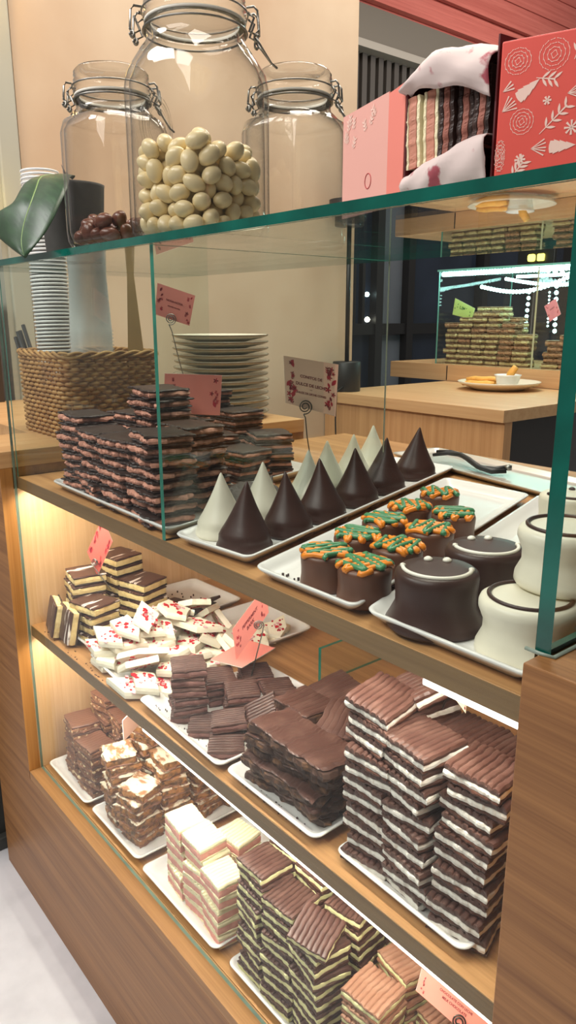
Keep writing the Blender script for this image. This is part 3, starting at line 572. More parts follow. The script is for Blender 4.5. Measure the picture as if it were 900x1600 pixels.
# resting positions of heaped sweets: x, y, z, euler
WHITE_ALMONDS = [(-0.0466,-0.0431,0.0121,-2.46,0.95,1.17),(-0.0122,-0.0315,0.0094,-2.57,-0.14,1.09),(0.038,-0.0498,0.0094,0.08,2.95,-0.06),(-0.0133,-0.0089,0.0092,-0.29,0.07,0.09),(-0.0134,0.014,0.0093,-2.89,-0.09,-0.27),(0.0323,-0.0035,0.0101,-1.95,-0.02,0.26),(-0.0332,0.0516,0.0099,-2.4,0.15,-1.08),(-0.0134,0.0348,0.0092,0.29,0.07,-2.89),(0.0322,0.0241,0.0094,2.59,-0.13,0.55),(-0.0333,-0.0242,0.0093,-0.18,2.95,0.31),(0.0151,-0.0507,0.0097,0.78,-0.03,1.47),(0.0267,-0.0538,0.0255,2.77,0.02,0.03),(-0.0526,0.0161,0.0093,0.33,0.08,-1.07),(0.0095,0.0038,0.0093,0,0.24,-1.18),(0.0512,-0.0163,0.0098,-0.38,2.76,-0.04),(-0.0341,0.0266,0.0123,2.12,-0.88,1.69),(0.0093,0.0298,0.0093,-0.18,-0.19,-1.6),(0.0534,0.038,0.0103,1.34,0.24,2.14),(-0.0256,-0.0513,0.0105,-1.39,-0.21,-1.22),(0.0088,-0.0261,0.0094,-0.53,0.13,-1.55),(0.03,-0.026,0.0092,-0.27,-3.1,-1.05),(-0.0343,0.0025,0.0097,-0.78,-0.03,1.09),(0.007,-0.0085,0.0236,0.92,0.12,-0.16),(0.0507,0.0127,0.0093,0,0.24,-2.85),(-0.051,0.0386,0.0114,-2.88,0.73,0.2),(-0.012,0.0546,0.0121,-2.26,-2.24,0.21),(0.0342,0.0506,0.0093,0.18,2.95,1.22),(-0.0548,-0.0244,0.0133,0.32,-1.48,-0.61),(-0.0053,-0.0525,0.0111,0.33,-2.46,-0.96),(0.0516,-0.035,0.0159,-1.17,-0.16,2.62),(-0.0534,-0.0034,0.0167,0.54,2.19,1.79),(-0.0167,0.0029,0.024,3.08,0.02,-0.6),(0.0534,0.0008,0.0248,-1.81,0.53,-1.03),(-0.0502,0.0184,0.0276,-0.07,3.11,-1.27),(0.0119,0.0533,0.01,-0.73,-0.22,-2.7),(0.038,0.0523,0.0277,2.72,-0.03,-0.77),(-0.0361,-0.051,0.0279,-1.39,0.2,-1.85),(-0.0102,-0.0209,0.0266,-3.07,-0.21,-0.7),(0.0209,-0.0314,0.0244,-2.76,0.12,-0.95),(-0.0325,-0.0138,0.0255,-0.11,-0.36,-2.02),(0.0025,0.0074,0.035,1.94,0.18,0.43),(0.0215,0.0103,0.023,2.78,0,-1.65),(-0.0499,0.0397,0.0334,1.04,2.75,0.14),(-0.0037,0.0253,0.0247,0.14,0.03,-1.87),(0.0256,0.0367,0.0217,0.19,-0.55,-0.49),(-0.0244,-0.0318,0.0357,0.63,-0.17,-0.07),(0.004,-0.0429,0.0266,-0.07,0.04,2.09),(0.0443,-0.0424,0.0329,-0.3,-0.31,-0.53),(-0.019,-0.0113,0.0412,-0.85,0.62,1.58),(0.0014,-0.0145,0.0411,0.38,-0.15,2.05),(0.0378,-0.0171,0.0251,-0.98,-0.14,-1.74),(-0.0336,0.0545,0.0305,-0.94,2.88,0.12),(-0.0203,0.039,0.0266,0.5,2.3,-0.48),(0.0503,0.0232,0.0252,0.22,0.35,3.11),(-0.0514,-0.0351,0.0321,-2.66,0.52,0.03),(-0.0163,-0.0511,0.0299,0.47,-2.93,1.23),(0.0202,-0.0536,0.0434,2.82,-0.22,0.07),(-0.0519,-0.0132,0.0345,0.32,-0.37,-0.46),(0.0223,-0.014,0.0388,-1.03,-0.05,2.26),(0.023,0.01,0.0429,-1.23,0.51,-1.92),(-0.03,0.0227,0.0323,-0.83,-2.66,-0.68),(0.0143,0.0275,0.0364,1.34,1.62,-0.96),(0.0127,0.051,0.0293,0.15,-0.27,-1.95),(-0.0439,-0.0458,0.0463,0.03,0.16,-0.53),(-0.0036,-0.0522,0.0446,-0.34,-0.47,-2.19),(0.0395,-0.029,0.0469,1.42,-0.09,-0.04),(-0.0368,0.003,0.0371,-0.19,-2.91,-0.17),(-0.0174,0.0126,0.0441,-2.1,-0.78,1.69),(0.0534,-0.0169,0.0366,-0.07,-3.,-1.32),(-0.0397,0.0518,0.0496,1.76,-0.04,0.6),(-0.0095,0.0537,0.0342,2.16,0.61,-0.34),(0.0497,0.0369,0.0386,-1.57,-0.08,-2.91),(-0.0338,-0.0273,0.0543,0.7,-1.17,-1.03),(0.0155,-0.0328,0.0433,-0.19,2.54,0.96),(0.0405,-0.0496,0.0524,-0.37,-2.68,0.92),(-0.0546,0.0013,0.0507,1.79,0.23,-1.44),(0.0123,-0.0055,0.0554,-2.87,0,0.85),(0.0381,-0.0024,0.0419,0.13,-1.73,1.84),(-0.0509,0.0235,0.0456,0.09,0.11,0.01),(-0.005,0.0334,0.0422,-2.66,0.1,0.85),(0.0279,0.0537,0.0451,-1.7,0.34,-2.61),(-0.0536,-0.0273,0.0526,-0.46,-1.1,-1.39),(0.0187,-0.0543,0.0623,0.81,2.96,0.01),(0.0506,-0.0141,0.0557,2.32,0.23,0.34),(-0.0315,-0.0061,0.0543,-0.53,-0.36,0.19),(0.0036,0.0151,0.0528,0.2,2.29,-1.51),(0.0328,0.0196,0.0618,-1.33,-0.01,-3.12),(-0.0254,0.0396,0.0458,0.65,0.4,-2.92),(0.0233,0.0364,0.0541,-1.44,-0.17,2.74),(0.0428,0.0179,0.0423,-0.74,-0.46,2.15),(-0.0216,-0.0454,0.0494,-1.55,0.75,-2.05),(0.0005,-0.0256,0.0569,-2.6,-0.23,-0.1),(0.0229,-0.0346,0.0618,-0.36,-0.28,3.09),(-0.0519,-0.0135,0.0657,3.1,0.52,0.3),(0.0185,-0.0136,0.0717,2.7,-0.32,1.5),(0.0518,0.0057,0.0562,1.66,0.45,-0.4),(-0.0454,0.0355,0.0609,-2.66,0.17,-0.38),(0.0036,0.0534,0.0483,2.76,0.49,-0.16),(0.0419,0.0467,0.0581,-1.,2.13,1.42),(-0.0368,-0.0504,0.0632,-0.53,-0.12,-1.77),(-0.0029,-0.0448,0.0631,0.83,2.25,-0.86),(0.0537,-0.0341,0.0617,-0.23,2.57,1.71),(-0.0368,0.0136,0.0574,2.82,0.22,-0.21),(-0.0093,-0.0014,0.0575,0.95,-0.14,1.94),(0.0522,0.0161,0.0738,-0.47,0.21,0.76),(-0.0155,0.02,0.0653,-2.75,-0.33,-0.23),(-0.0007,0.0339,0.0602,0.17,0.18,-0.27),(0.0539,0.0284,0.0563,-0.59,-0.05,-1.57),(-0.0519,-0.0367,0.0744,0.93,0.67,0),(-0.0196,-0.0177,0.0676,-2.76,1.04,-0.51),(0.0542,-0.008,0.0739,-1.31,-0.29,-1.18),(-0.0546,0.0093,0.0705,1.72,-0.28,-1.43),(0.0122,0.024,0.0719,-0.51,2.43,1.13),(0.0325,-0.0019,0.0635,0.13,-0.03,2.14),(-0.02,0.0543,0.0602,0.77,0.48,-0.03),(0.0032,0.0515,0.0706,0.19,2.76,-1.26),(0.0233,0.0538,0.0648,-0.39,-0.7,-0.02),(-0.0197,-0.0538,0.0712,-2.72,1.47,0.07),(-0.014,-0.0345,0.0754,0.91,-3.06,0.32),(0.0376,-0.0227,0.0728,-2.76,0.1,0.93),(-0.0233,0.0024,0.0726,0.15,0.34,-2.68),(0.0016,0.0042,0.0722,-0.01,-2.82,-0.93),(0.0338,-0.0026,0.0832,2.72,0.57,0.82),(-0.0234,0.0381,0.0707,1.48,3.07,0.03),(-0.0171,0.0537,0.0806,3.07,0.86,0.26),(0.0313,0.0365,0.0735,-0.9,-2.64,-0.3),(-0.0381,-0.0484,0.082,0.01,-0.35,-2.61),(0.0161,-0.0542,0.0819,0.76,2.65,0.03),(0.0522,-0.0365,0.0821,-1.91,-0.66,0.66),(-0.0383,-0.022,0.0786,-1.01,-0.28,-1.28),(-0.0023,-0.0151,0.0774,0.22,2.32,2.16),(0.0513,0.0079,0.0929,0.41,0.46,3.05),(-0.0364,0.0224,0.0746,1.22,2.92,0.02),(0.0171,0.0515,0.0844,-2.49,0.51,1.58),(0.0526,0.038,0.0759,-1.25,1.95,-1.24),(-0.0262,-0.0329,0.0921,-2.94,0.18,0.86),(0.0096,-0.0334,0.0784,-0.01,0.29,-1.87),(0.0378,-0.0531,0.0753,0.25,-1.94,-0.68),(-0.0393,0.0024,0.0834,0.5,3.01,1.17),(-0.0057,0.0296,0.0811,-0.12,-2.89,0.97),(0.0149,0.027,0.0923,-2.79,0.12,1.33),(-0.0532,0.0362,0.0791,-0.55,0.08,-1.92),(-0.0327,0.0375,0.0891,-0.8,2.77,0.36),(0.0382,0.0523,0.0835,-1.59,1.01,-0.12),(-0.0547,-0.0131,0.0878,-1.35,0.19,1.76),(-0.0035,-0.0254,0.0932,0.92,-0.47,0.92),(0.029,-0.0358,0.0881,0.77,-2.88,-0.42),(-0.0275,0.0172,0.0942,-1.98,-0.16,2.31),(0.0112,0.0018,0.0884,-0.08,-2.66,-1.47),(0.047,-0.0183,0.0906,-2.1,-0.1,0),(-0.0511,0.0188,0.0897,-0.67,2.81,0.48),(0.0233,0.0536,0.1023,0.34,-3.09,-0.13),(0.0312,0.0173,0.0827,-1.27,2.64,0.21),(-0.0255,-0.0543,0.0959,0.91,-2.42,-0.05),(0.0086,-0.0417,0.0952,2.92,-0.52,0.83),(0.0442,-0.0468,0.0976,-0.8,2.84,0.76),(-0.0239,-0.01,0.0913,-1.62,0.85,-0.3),(-0.0087,0.0052,0.0897,-2.12,-0.29,-1.48),(0.0189,-0.0168,0.0941,0.75,-0.53,0.21),(-0.0384,0.0521,0.0737,-2.33,-1.25,-0.89),(-0.0031,0.0455,0.0926,-0.3,0.87,0.89),(0.0382,0.0351,0.0924,-0.38,3.08,-0.02),(-0.0487,-0.0374,0.0948,-0.12,2.69,-1.36),(-0.0114,-0.0433,0.1019,-0.89,0.28,-0.94),(0.0334,-0.0285,0.1048,0.15,-0.6,3.14)]
BROWN_ALMONDS = [(-0.0272,-0.0167,0.0093,0.18,-0.19,-1.56),(0.0124,-0.04,0.0095,-0.57,0.15,1.46),(0.0334,-0.039,0.0092,-0.29,0.07,1.08),(-0.0273,0.0136,0.0094,-0.07,0.2,-1.79),(-0.0103,0.0008,0.0093,-0.16,-0.19,-1.8),(0.0317,0.0123,0.01,2.48,0.28,-1.01),(-0.0423,0.0297,0.0092,0.29,-3.07,1.24),(-0.0031,0.0423,0.0107,-0.97,-2.71,-0.69),(0.0412,0.0318,0.0092,2.86,-0.07,-0.88),(-0.0311,-0.041,0.0093,0.17,-0.19,-0.68),(-0.0052,-0.0235,0.0094,-0.2,2.93,-0.65),(0.0429,-0.0185,0.0118,1.28,0.74,2.09),(-0.0436,-0.0033,0.0101,-1.19,0.02,1.48),(0.0123,0.004,0.0101,-1.19,-3.12,-0.39),(0.0415,0.0007,0.023,0.69,-0.33,0.79),(-0.024,0.0407,0.0108,-2.05,-0.29,2.16),(0.0094,0.0233,0.0107,0.92,-0.43,-3.),(0.0195,0.0414,0.0107,2.79,-0.61,-1.06),(-0.0419,-0.0252,0.0198,-0.68,2.27,-0.23),(-0.0079,-0.0438,0.0132,0,-1.5,-1.28),(0.0229,-0.0179,0.0101,-2.47,-0.37,-1.32),(-0.0238,-0.0002,0.0236,2.87,-0.07,1.68),(0.0039,-0.0095,0.021,-2.89,0.27,-0.27),(0.0196,0.014,0.0264,-0.17,0.11,1.64),(-0.041,0.0179,0.0256,-0.76,-2.78,-0.64),(0.0065,0.0339,0.0264,0.29,3.14,0.42),(0.0409,0.0235,0.0267,-0.2,2.53,1.3),(-0.0208,-0.0319,0.0237,-2.61,0.47,0.63),(0.0029,-0.0321,0.0263,2.73,0.28,-0.47),(0.0262,-0.0428,0.0267,-0.37,3.01,0.03),(-0.043,-0.008,0.0318,0.68,0.75,1.15),(-0.0033,0.0106,0.0249,-0.96,-0.3,-0.25),(0.0337,-0.0239,0.0294,0.97,-0.26,-0.4),(-0.017,0.0265,0.0242,-1.94,0.8,0.3)]
BARK_REST = [(0.0365,-0.0638,0.0043,0,0,0.11,3),(-0.0446,-0.05,0.0043,0,0,-2.6,4),(0.0542,-0.0294,0.0043,0,0,3.05,0),(-0.0492,-0.0006,0.0043,0,0,-0.61,2),(0.0503,0.0162,0.0043,0,0,-3.1,6),(-0.0397,0.0388,0.0043,0,0,-0.34,1),(0.0332,0.056,0.0043,0,0,0.67,3),(-0.0469,0.0859,0.0043,0,0,-0.5,6),(0.0469,-0.0532,0.0131,0,0,0.1,5),(-0.0513,-0.0549,0.013,0,0,-0.16,5),(0.0356,-0.0088,0.016,-0.11,0.2,2.99,5),(-0.0529,0.0208,0.013,0,0,-0.16,3),(0.0196,0.0316,0.0152,-0.1,-0.14,0.54,6),(-0.0516,0.0786,0.013,0,0,2.84,0),(0.0207,0.0806,0.0098,-0.22,-0.13,-0.09,4),(0.0142,-0.0417,0.0226,0.41,0.42,-2.63,4),(-0.0636,-0.0559,0.0217,0,0,0.39,0),(0.0047,0.009,0.0211,-0.1,0.2,-2.93,2),(-0.0584,0.0378,0.0217,0,0,0.18,1),(0.001,0.0496,0.0209,-0.05,0.16,2.73,6),(-0.0276,0.1057,0.0145,-0.49,-0.07,-0.62,4),(0.0355,0.1248,0.0044,0,-3.14,-0.7,0),(0.0004,-0.029,0.0251,-0.82,-0.26,0.7,2),(-0.0758,-0.0039,0.0176,0.65,0.26,-0.75,5),(-0.0212,0.0128,0.03,0.13,0.09,-0.7,1),(-0.0754,0.053,0.0314,0.48,0.16,-3.08,2),(0.0094,0.0835,0.0252,0.42,0.27,2.05,4),(-0.0295,0.1279,0.0213,1.2,0.03,2.92,4),(-0.0364,-0.0338,0.0327,-0.09,0.06,-2.53,4),(-0.0868,-0.0234,0.0139,-0.58,0.29,-3.02,2),(-0.0273,0.0204,0.0399,0.16,-0.02,0.06,5),(-0.0674,0.0724,0.0328,0.51,0.1,-2.98,5),(0.0284,0.094,0.0249,-0.49,0.05,-0.46,2),(-0.057,0.1133,0.0315,-0.36,0.55,2.83,4),(-0.0499,-0.049,0.04,0.1,0.02,-0.18,3),(-0.0927,-0.0221,0.0257,0.15,0.52,-1.65,2),(-0.0348,0.0009,0.0458,0.14,-0.01,0.03,3),(-0.0703,0.0852,0.0369,-0.41,-0.27,-0.06,0),(0.0358,0.1019,0.0291,0.49,-0.06,2.7,0),(-0.0404,-0.027,0.0512,0.11,0.01,-0.03,2),(-0.0717,0.028,0.0509,0.01,0.23,2.19,5),(-0.003,0.0686,0.0425,-0.08,0,0.35,3),(-0.0586,0.0977,0.0501,-0.31,-0.38,0.11,4),(-0.0376,-0.0001,0.0619,0.3,-0.24,2.87,0),(-0.0472,0.054,0.0548,-0.23,0.02,-0.18,4),(0.0265,0.1402,0.013,0,0,-0.12,6)]
BARK_POLY = [[(0.0367, -0.0022), (-0.0111, 0.0215), (-0.0371, 0.0036), (0.004, -0.0216)], [(0.0345, -0.0058), (0.0135, 0.0236), (-0.0328, 0.015), (-0.0312, -0.0127), (0.0213, -0.0247)], [(0.0433, -0.0042), (0.0016, 0.019), (-0.0313, 0.0078), (-0.0326, -0.0125), (0.0031, -0.0176)], [(0.0356, 0.007), (-0.0156, 0.0182), (-0.0442, -0.0129), (0.0088, -0.0196)], [(0.0345, 0.0043), (0.0038, 0.0233), (-0.036, 0.0034), (-0.0155, -0.0217), (0.022, -0.0204)], [(0.0358, -0.0021), (-0.0052, 0.0205), (-0.0359, 0.0043), (0.01, -0.02)], [(0.0346, 0.0081), (-0.003, 0.0244), (-0.0345, -0.0005), (0.0044, -0.0241)]]

# ------------------------------------------------------------------ peppermint bark
def bark_variant(k):
    r = random.Random(70 + k); P = BARK_POLY[k]; t = .0085; n = len(P)
    pts = []
    for i in range(n):
        a, b = P[i], P[(i + 1) % n]
        for s in range(5):
            f = s / 5; q = .97 + r.uniform(-.02, .015); pts.append(((a[0] + (b[0] - a[0]) * f) * q, (a[1] + (b[1] - a[1]) * f) * q))
    m = MB(); N = len(pts)
    m.add([(x, y, -t / 2) for x, y in pts] + [(x * 1.01, y * 1.01, 0) for x, y in pts] + [(x * .97, y * .97, t / 2) for x, y in pts],
          [(s * N + i, s * N + (i + 1) % N, (s + 1) * N + (i + 1) % N, (s + 1) * N + i) for s in range(2) for i in range(N)] + [tuple(range(N))[::-1], tuple(range(2 * N, 3 * N))])
    c = MB()
    for s in range(18):
        cx, cy = r.gauss(0, .012), r.gauss(0, .008)
        if abs(cx) > .025 or abs(cy) > .015: continue
        q = r.uniform(.0016, .0040) * (1.7 if s < 5 else 1); a0 = r.uniform(0, 6); kk = r.randint(4, 6); mt = 0 if r.random() < .62 else 1
        pl = [(cx + q * r.uniform(.6, 1.2) * math.cos(a0 + 2 * PI * j / kk), cy + q * .7 * r.uniform(.6, 1.2) * math.sin(a0 + 2 * PI * j / kk)) for j in range(kk)]
        for zz in ((t / 2 - .0004, t / 2 + .0009),): c.prism(pl, zz[0], zz[1], mt)
        if s % 2: c.prism(pl, -t / 2 - .0009, -t / 2 + .0004, mt)
    return m.mesh('bark_body', BARK), c.mesh('candy_pieces', [CANDY, CANDYW])
BV = [bark_variant(k) for k in range(7)]
def bark(k, M, label, g):
    o = link(bpy.data.objects.new('peppermint_bark', BV[k][0])); o.matrix_world = M; tag(o, label, 'bark piece', g)
    link(bpy.data.objects.new('candy_pieces', BV[k][1]), o)
for i, (x, y, zz, a, b, c, kk) in enumerate(BARK_REST):
    M = Matrix.Translation((-.984 + x * 1.2, .094 + y * 1.15, SM + ZT + .0008 + zz * 1.2)) @ Euler((a, b, c)).to_matrix().to_4x4() @ Matrix.Scale(1.2, 4)
    hgt = 'top' if zz > .036 else ('middle' if zz > .016 else 'bottom')
    bark(kk, M, 'white peppermint bark shard with red candy in the %s of the heap' % hgt, 'bark shards at the %s of the heap' % hgt)
for k, (x, y, dz, e, lab) in enumerate(((-.972, .285, .006, (4, 3, 20), 'white bark shard lying flat behind the pink cards, outer one'), (-.985, .325, .006, (-3, 2, 70), 'white bark shard farthest back on its tray'), (-.962, .318, .0155, (6, -8, 130), 'white bark shard stacked over two flat ones at the tray back'), (-1.0, .262, .008, (12, 4, 5), 'white bark shard between the heap and the flat ones'))):
    bark(k, Matrix.Translation((x, y, SM + ZT + dz)) @ Euler([math.radians(q) for q in e]).to_matrix().to_4x4(), lab, None)

# ------------------------------------------------------------------ pointed cones
def cone_mesh(seed, mat):
    r = random.Random(seed); lx, ly = r.uniform(-.004, .004), r.uniform(-.004, .004); p = [r.uniform(0, 6) for _ in range(4)]
    prof = [(0, 0), (.0335, 0), (.0352, .0025), (.0346, .006), (.0322, .010), (.0318, .014), (.0316, .018), (.0292, .023), (.0255, .029), (.0212, .037), (.0172, .045), (.0134, .053), (.0098, .061), (.0064, .069), (.0036, .076), (.0014, .081), (0, .0825)]
    m = MB(); n = 36; vs = []
    for rr, z in prof:
        s = (z / .0825) ** 2
        for i in range(n):
            a = 2 * PI * i / n; q = 1 + .018 * math.sin(2 * a + p[0]) + .012 * math.sin(3 * a + p[1] + z * 60) + .006 * math.sin(7 * a + p[2] + z * 130)
            vs.append((rr * q * math.cos(a) + lx * s, rr * q * math.sin(a) + ly * s, z))
    m.add(vs, [(j * n + i, j * n + (i + 1) % n, (j + 1) * n + (i + 1) % n, (j + 1) * n + i) for j in range(len(prof) - 1) for i in range(n)], 0, True)
    return m.mesh('cone_sweet', mat)
CD = [cone_mesh(k, CH_gloss) for k in range(3)]; CW = [cone_mesh(k + 9, CH_white) for k in range(3)]
seq = ['nearest the front edge', 'second from the front edge', 'third from the front edge', 'fourth from the front edge', 'fifth from the front edge', 'last at the far end of the tray']
zc = S1 + ZT
for i, (x, y, s) in enumerate(((-.690, .052, 1), (-.706, .132, .98), (-.731, .213, 1.02), (-.763, .310, 1.02), (-.795, .402, 1.04), (-.832, .520, 1.06))):
    o = link(bpy.data.objects.new('chocolate_cone', CD[i % 3])); o.location = (x, y, zc); o.rotation_euler = (0, 0, i * 1.3); o.scale = (s, s, s)
    tag(o, 'dark chocolate pointed cone, %s' % seq[i], 'chocolate cone', 'dark chocolate cones on the long tray')
for i, (x, y, s, e) in enumerate(((-.755, .064, .98, 0), (-.778, .147, .98, 0), (-.803, .250, 1.0, .0), (-.835, .318, 1.03, .0), (-.868, .405, 1.0, 0), (-.905, .490, 1.04, 0))):
    o = link(bpy.data.objects.new('white_chocolate_cone', CW[i % 3])); o.location = (x, y, zc); o.rotation_euler = (e, 0, i * 1.7 + 1); o.scale = (s, s, s)
    tag(o, 'white chocolate pointed cone in the rear row, %s' % seq[i], 'chocolate cone', 'white chocolate cones on the long tray')
# ------------------------------------------------------------------ iced cakes
def cake_body(r, h, seed, mat, waist=.06, flare=.04, top=.0, n=44):
    q = random.Random(seed); p = [q.uniform(0, 6) for _ in range(4)]
    prof = [(0, 0), (r * (1 + flare) * .96, 0), (r * (1 + flare), h * .05), (r * (1 + flare * .6), h * .16), (r * (1 - waist), h * .38), (r * (1 - waist), h * .58), (r * (1 + top), h * .80), (r * (1 + top), h * .88), (r * (.97 + top), h * .95), (r * .90, h * .99), (r * .6, h), (0, h)]
    def shp(a, rr, z): return 1 + .014 * math.sin(2 * a + p[0] + z * 30) + .010 * math.sin(3 * a + p[1]) + .005 * math.sin(8 * a + p[2] + z * 90)
    return MB().lathe(prof, n, mat=0, shape=shp)
def squiggle(r, h, seed, ph, amp, k=7, thick=.0027):
    q = random.Random(seed); pts = []
    ang = q.uniform(0, 6.28); ca, sa = math.cos(ang), math.sin(ang)
    N = k * 8
    for i in range(N + 1):
        u = i / N; x = -r * .86 + 2 * r * .86 * u; lim = math.sqrt(max(0, (r * 1.02) ** 2 - x * x)) * amp
        y = lim * math.sin(u * k * PI + ph); y = max(-lim, min(lim, y * 1.25))
        d = math.hypot(x, y); z = h + thick * .5 - (max(0, d - r * .9) * 1.1)
        pts.append((x * ca - y * sa, x * sa + y * ca, z + .0006 * math.sin(i)))
    return MB().tube(pts, thick, 7)
OC = []
for s in range(4):
    OC.append((cake_body(.0268, .037, s, CH_coat, waist=.02, flare=.03).mesh('cake_body', CH_coat), squiggle(.0268, .0372, s, .4, .95, 6, .0030).mesh('orange_icing', ICE_O), squiggle(.0265, .0384, s + 40, 1.7, .86, 5, .0029).mesh('green_icing', ICE_G)))
oc = ((-.532, .040, 'front one beside the cones'), (-.478, .040, 'front corner one nearest the dark smiling cake'), (-.556, .108, 'second beside the cones'), (-.499, .110, 'behind the front corner one'), (-.580, .176, 'third beside the cones'), (-.520, .186, 'beside the second dark smiling cake'), (-.604, .248, 'fourth beside the cones'), (-.546, .262, 'last but one, near the bare tray end'), (-.628, .335, 'farthest one at the row end'))
for i, (x, y, w) in enumerate(oc):
    e = thing('iced_chocolate_cake', 'small chocolate cake with orange and green icing, ' + w, 'cake', (x, y, zc), 'orange and green iced cakes', (0, 0, i * 2.1))
    for pn, me in zip(('cake_body', 'orange_icing', 'green_icing'), OC[i % 4]): link(bpy.data.objects.new(pn, me), e)
FACE = math.atan2(-.45 - .05, .39)
def smile_cake(x, y, zz, r, h, body, ice, label, seed, full=False, rot=0, eyes=True):
    e = thing('smiling_cake', label, 'cake', (x, y, zz), None, (0, 0, FACE + rot))
    obj('cake_body', cake_body(r, h, seed, body, waist=.11 if full else .02, flare=.03 if full else .22, top=.0), body, e, local=True)
    a0 = PI if full else 1.5
    pts = [(r * .80 * math.cos(a), r * .80 * math.sin(a), h + .0012 - .0008) for a in [(-a0 + 2 * a0 * k / 40) for k in range(40 if full else 41)]]
    obj('icing_ring' if full else 'icing_smile', MB().tube(pts, [.0019] * len(pts), 7, 0, full), ice, e, local=True)
    if not full:
        m = MB()
        for p in (pts[0], pts[-1]): m.lathe([(0, -.001), (.0028, 0), (.0024, .002), (0, .003)], 10, p)
        obj('smile_end', m, ice, e, local=True)
    if eyes:
        for sy in (-1, 1): obj('icing_eye', MB().lathe([(0, -.001), (.0042, 0), (.004, .0018), (.002, .0032), (0, .0036)], 14, (-.021, sy * .0085, h)), ice, e, local=True)
    return e
smile_cake(-.3985, .050, zc, .0375, .0525, CH_gloss, ICE_W, 'dark chocolate cake with white icing smile, at the front tray edge', 3)
smile_cake(-.412, .140, zc, .0385, .0525, CH_gloss, ICE_W, 'dark chocolate cake with white icing smile, behind the front one', 5, rot=.25)
smile_cake(-.3105, .060, zc, .0405, .0495, CH_white, CH_gloss, 'white cake with dark ring lying lowest at the front glass corner', 8, True, eyes=False)
smile_cake(-.320, .150, zc, .0395, .0495, CH_white, CH_gloss, 'white cake mostly hidden under the stacked one', 11, True, eyes=False)
smile_cake(-.3075, .102, zc + .0515, .0395, .050, CH_white, CH_gloss, 'white cake with dark ring stacked on two others', 13, True, eyes=False)
e = smile_cake(-.468, .395, zc, .0400, .056, CH_white, CH_gloss, 'white cake with dark smile standing alone at the tray back', 17, False, .3)

# ------------------------------------------------------------------ crumbs
for nm, q, zz, n, s in (('the small plum-filled squares', (-.88, -.70, .012, .03), SM, 46, .0010), ('the dark flaky slabs', (-.655, -.53, .010, .022), SM, 30, .0014), ('the crumbly rose-filled slabs', (-1.12, -.80, .012, .19), S1, 40, .0012), ('the iced cakes', (-.59, -.47, .010, .03), S1, 14, .0012), ('the drizzled cream slabs', (-1.27, -1.14, .24, .32), SM, 22, .0018)):
    m = MB(); rr = random.Random(n)
    for k in range(n):
        x, y = rr.uniform(q[0], q[1]), rr.uniform(q[2], q[3]); a = s * rr.uniform(.5, 1.3); zt = zz + .0055 if q[2] > .05 else zz + .0062
        m.prism([(x + a * rr.uniform(.5, 1.2) * math.cos(t), y + a * rr.uniform(.5, 1.2) * math.sin(t)) for t in (0, 1.3, 2.5, 3.8, 5)], zt - .002, zt + a)
    tag(obj('chocolate_crumbs', m, CH_black, origin=(q[0], q[2], zz)), 'dark crumbs scattered on the tray of ' + nm, 'crumbs', kind='stuff')
m = MB(); rr = random.Random(9)
for k in range(26):
    x, y = rr.uniform(-1.28, -1.0), rr.uniform(.003, .016); a = .0012 * rr.uniform(.5, 1.4); m.prism([(x + a * math.cos(t), y + a * math.sin(t)) for t in (0, 1.3, 2.5, 3.8, 5)], SM, SM + a)
tag(obj('chocolate_crumbs', m, CH_coat, origin=(-1.1, .01, SM)), 'brown crumbs along the bare edge of the middle shelf', 'crumbs', kind='stuff')

# ------------------------------------------------------------------ price cards on spiral clips
def text_geo(s):
    c = bpy.data.curves.new('lettering', 'FONT'); c.body = s; c.align_x = 'CENTER'; c.align_y = 'CENTER'; c.size = 1; c.offset = .03
    o = bpy.data.objects.new('lettering', c); me = bpy.data.meshes.new_from_object(o)
    vs = [v.co[:] for v in me.vertices]; fs = [tuple(p.vertices) for p in me.polygons]
    bpy.data.objects.remove(o); bpy.data.curves.remove(c); bpy.data.meshes.remove(me)
    x0 = min(v[0] for v in vs); x1 = max(v[0] for v in vs); y0 = min(v[1] for v in vs); y1 = max(v[1] for v in vs)
    return [(v[0] - (x0 + x1) / 2, v[1] - (y0 + y1) / 2) for v in vs], fs, x1 - x0, y1 - y0
def frame(q):
    q = [Vector(p) for p in q]; c = sum(q, Vector()) / 4; u = ((q[1] - q[0]) + (q[2] - q[3])) / 2; v = ((q[0] - q[3]) + (q[1] - q[2])) / 2
    n = u.cross(v).normalized(); return c, u, v, n
def leafshape(cx, cy, L, W, a, k=7):
    P = [(L * (t / k - .5), W * math.sin(PI * t / k)) for t in range(k + 1)] + [(L * (t / k - .5), -W * math.sin(PI * t / k)) for t in range(k - 1, 0, -1)]
    return [(cx + x * math.cos(a) - y * math.sin(a), cy + x * math.sin(a) + y * math.cos(a)) for x, y in P]
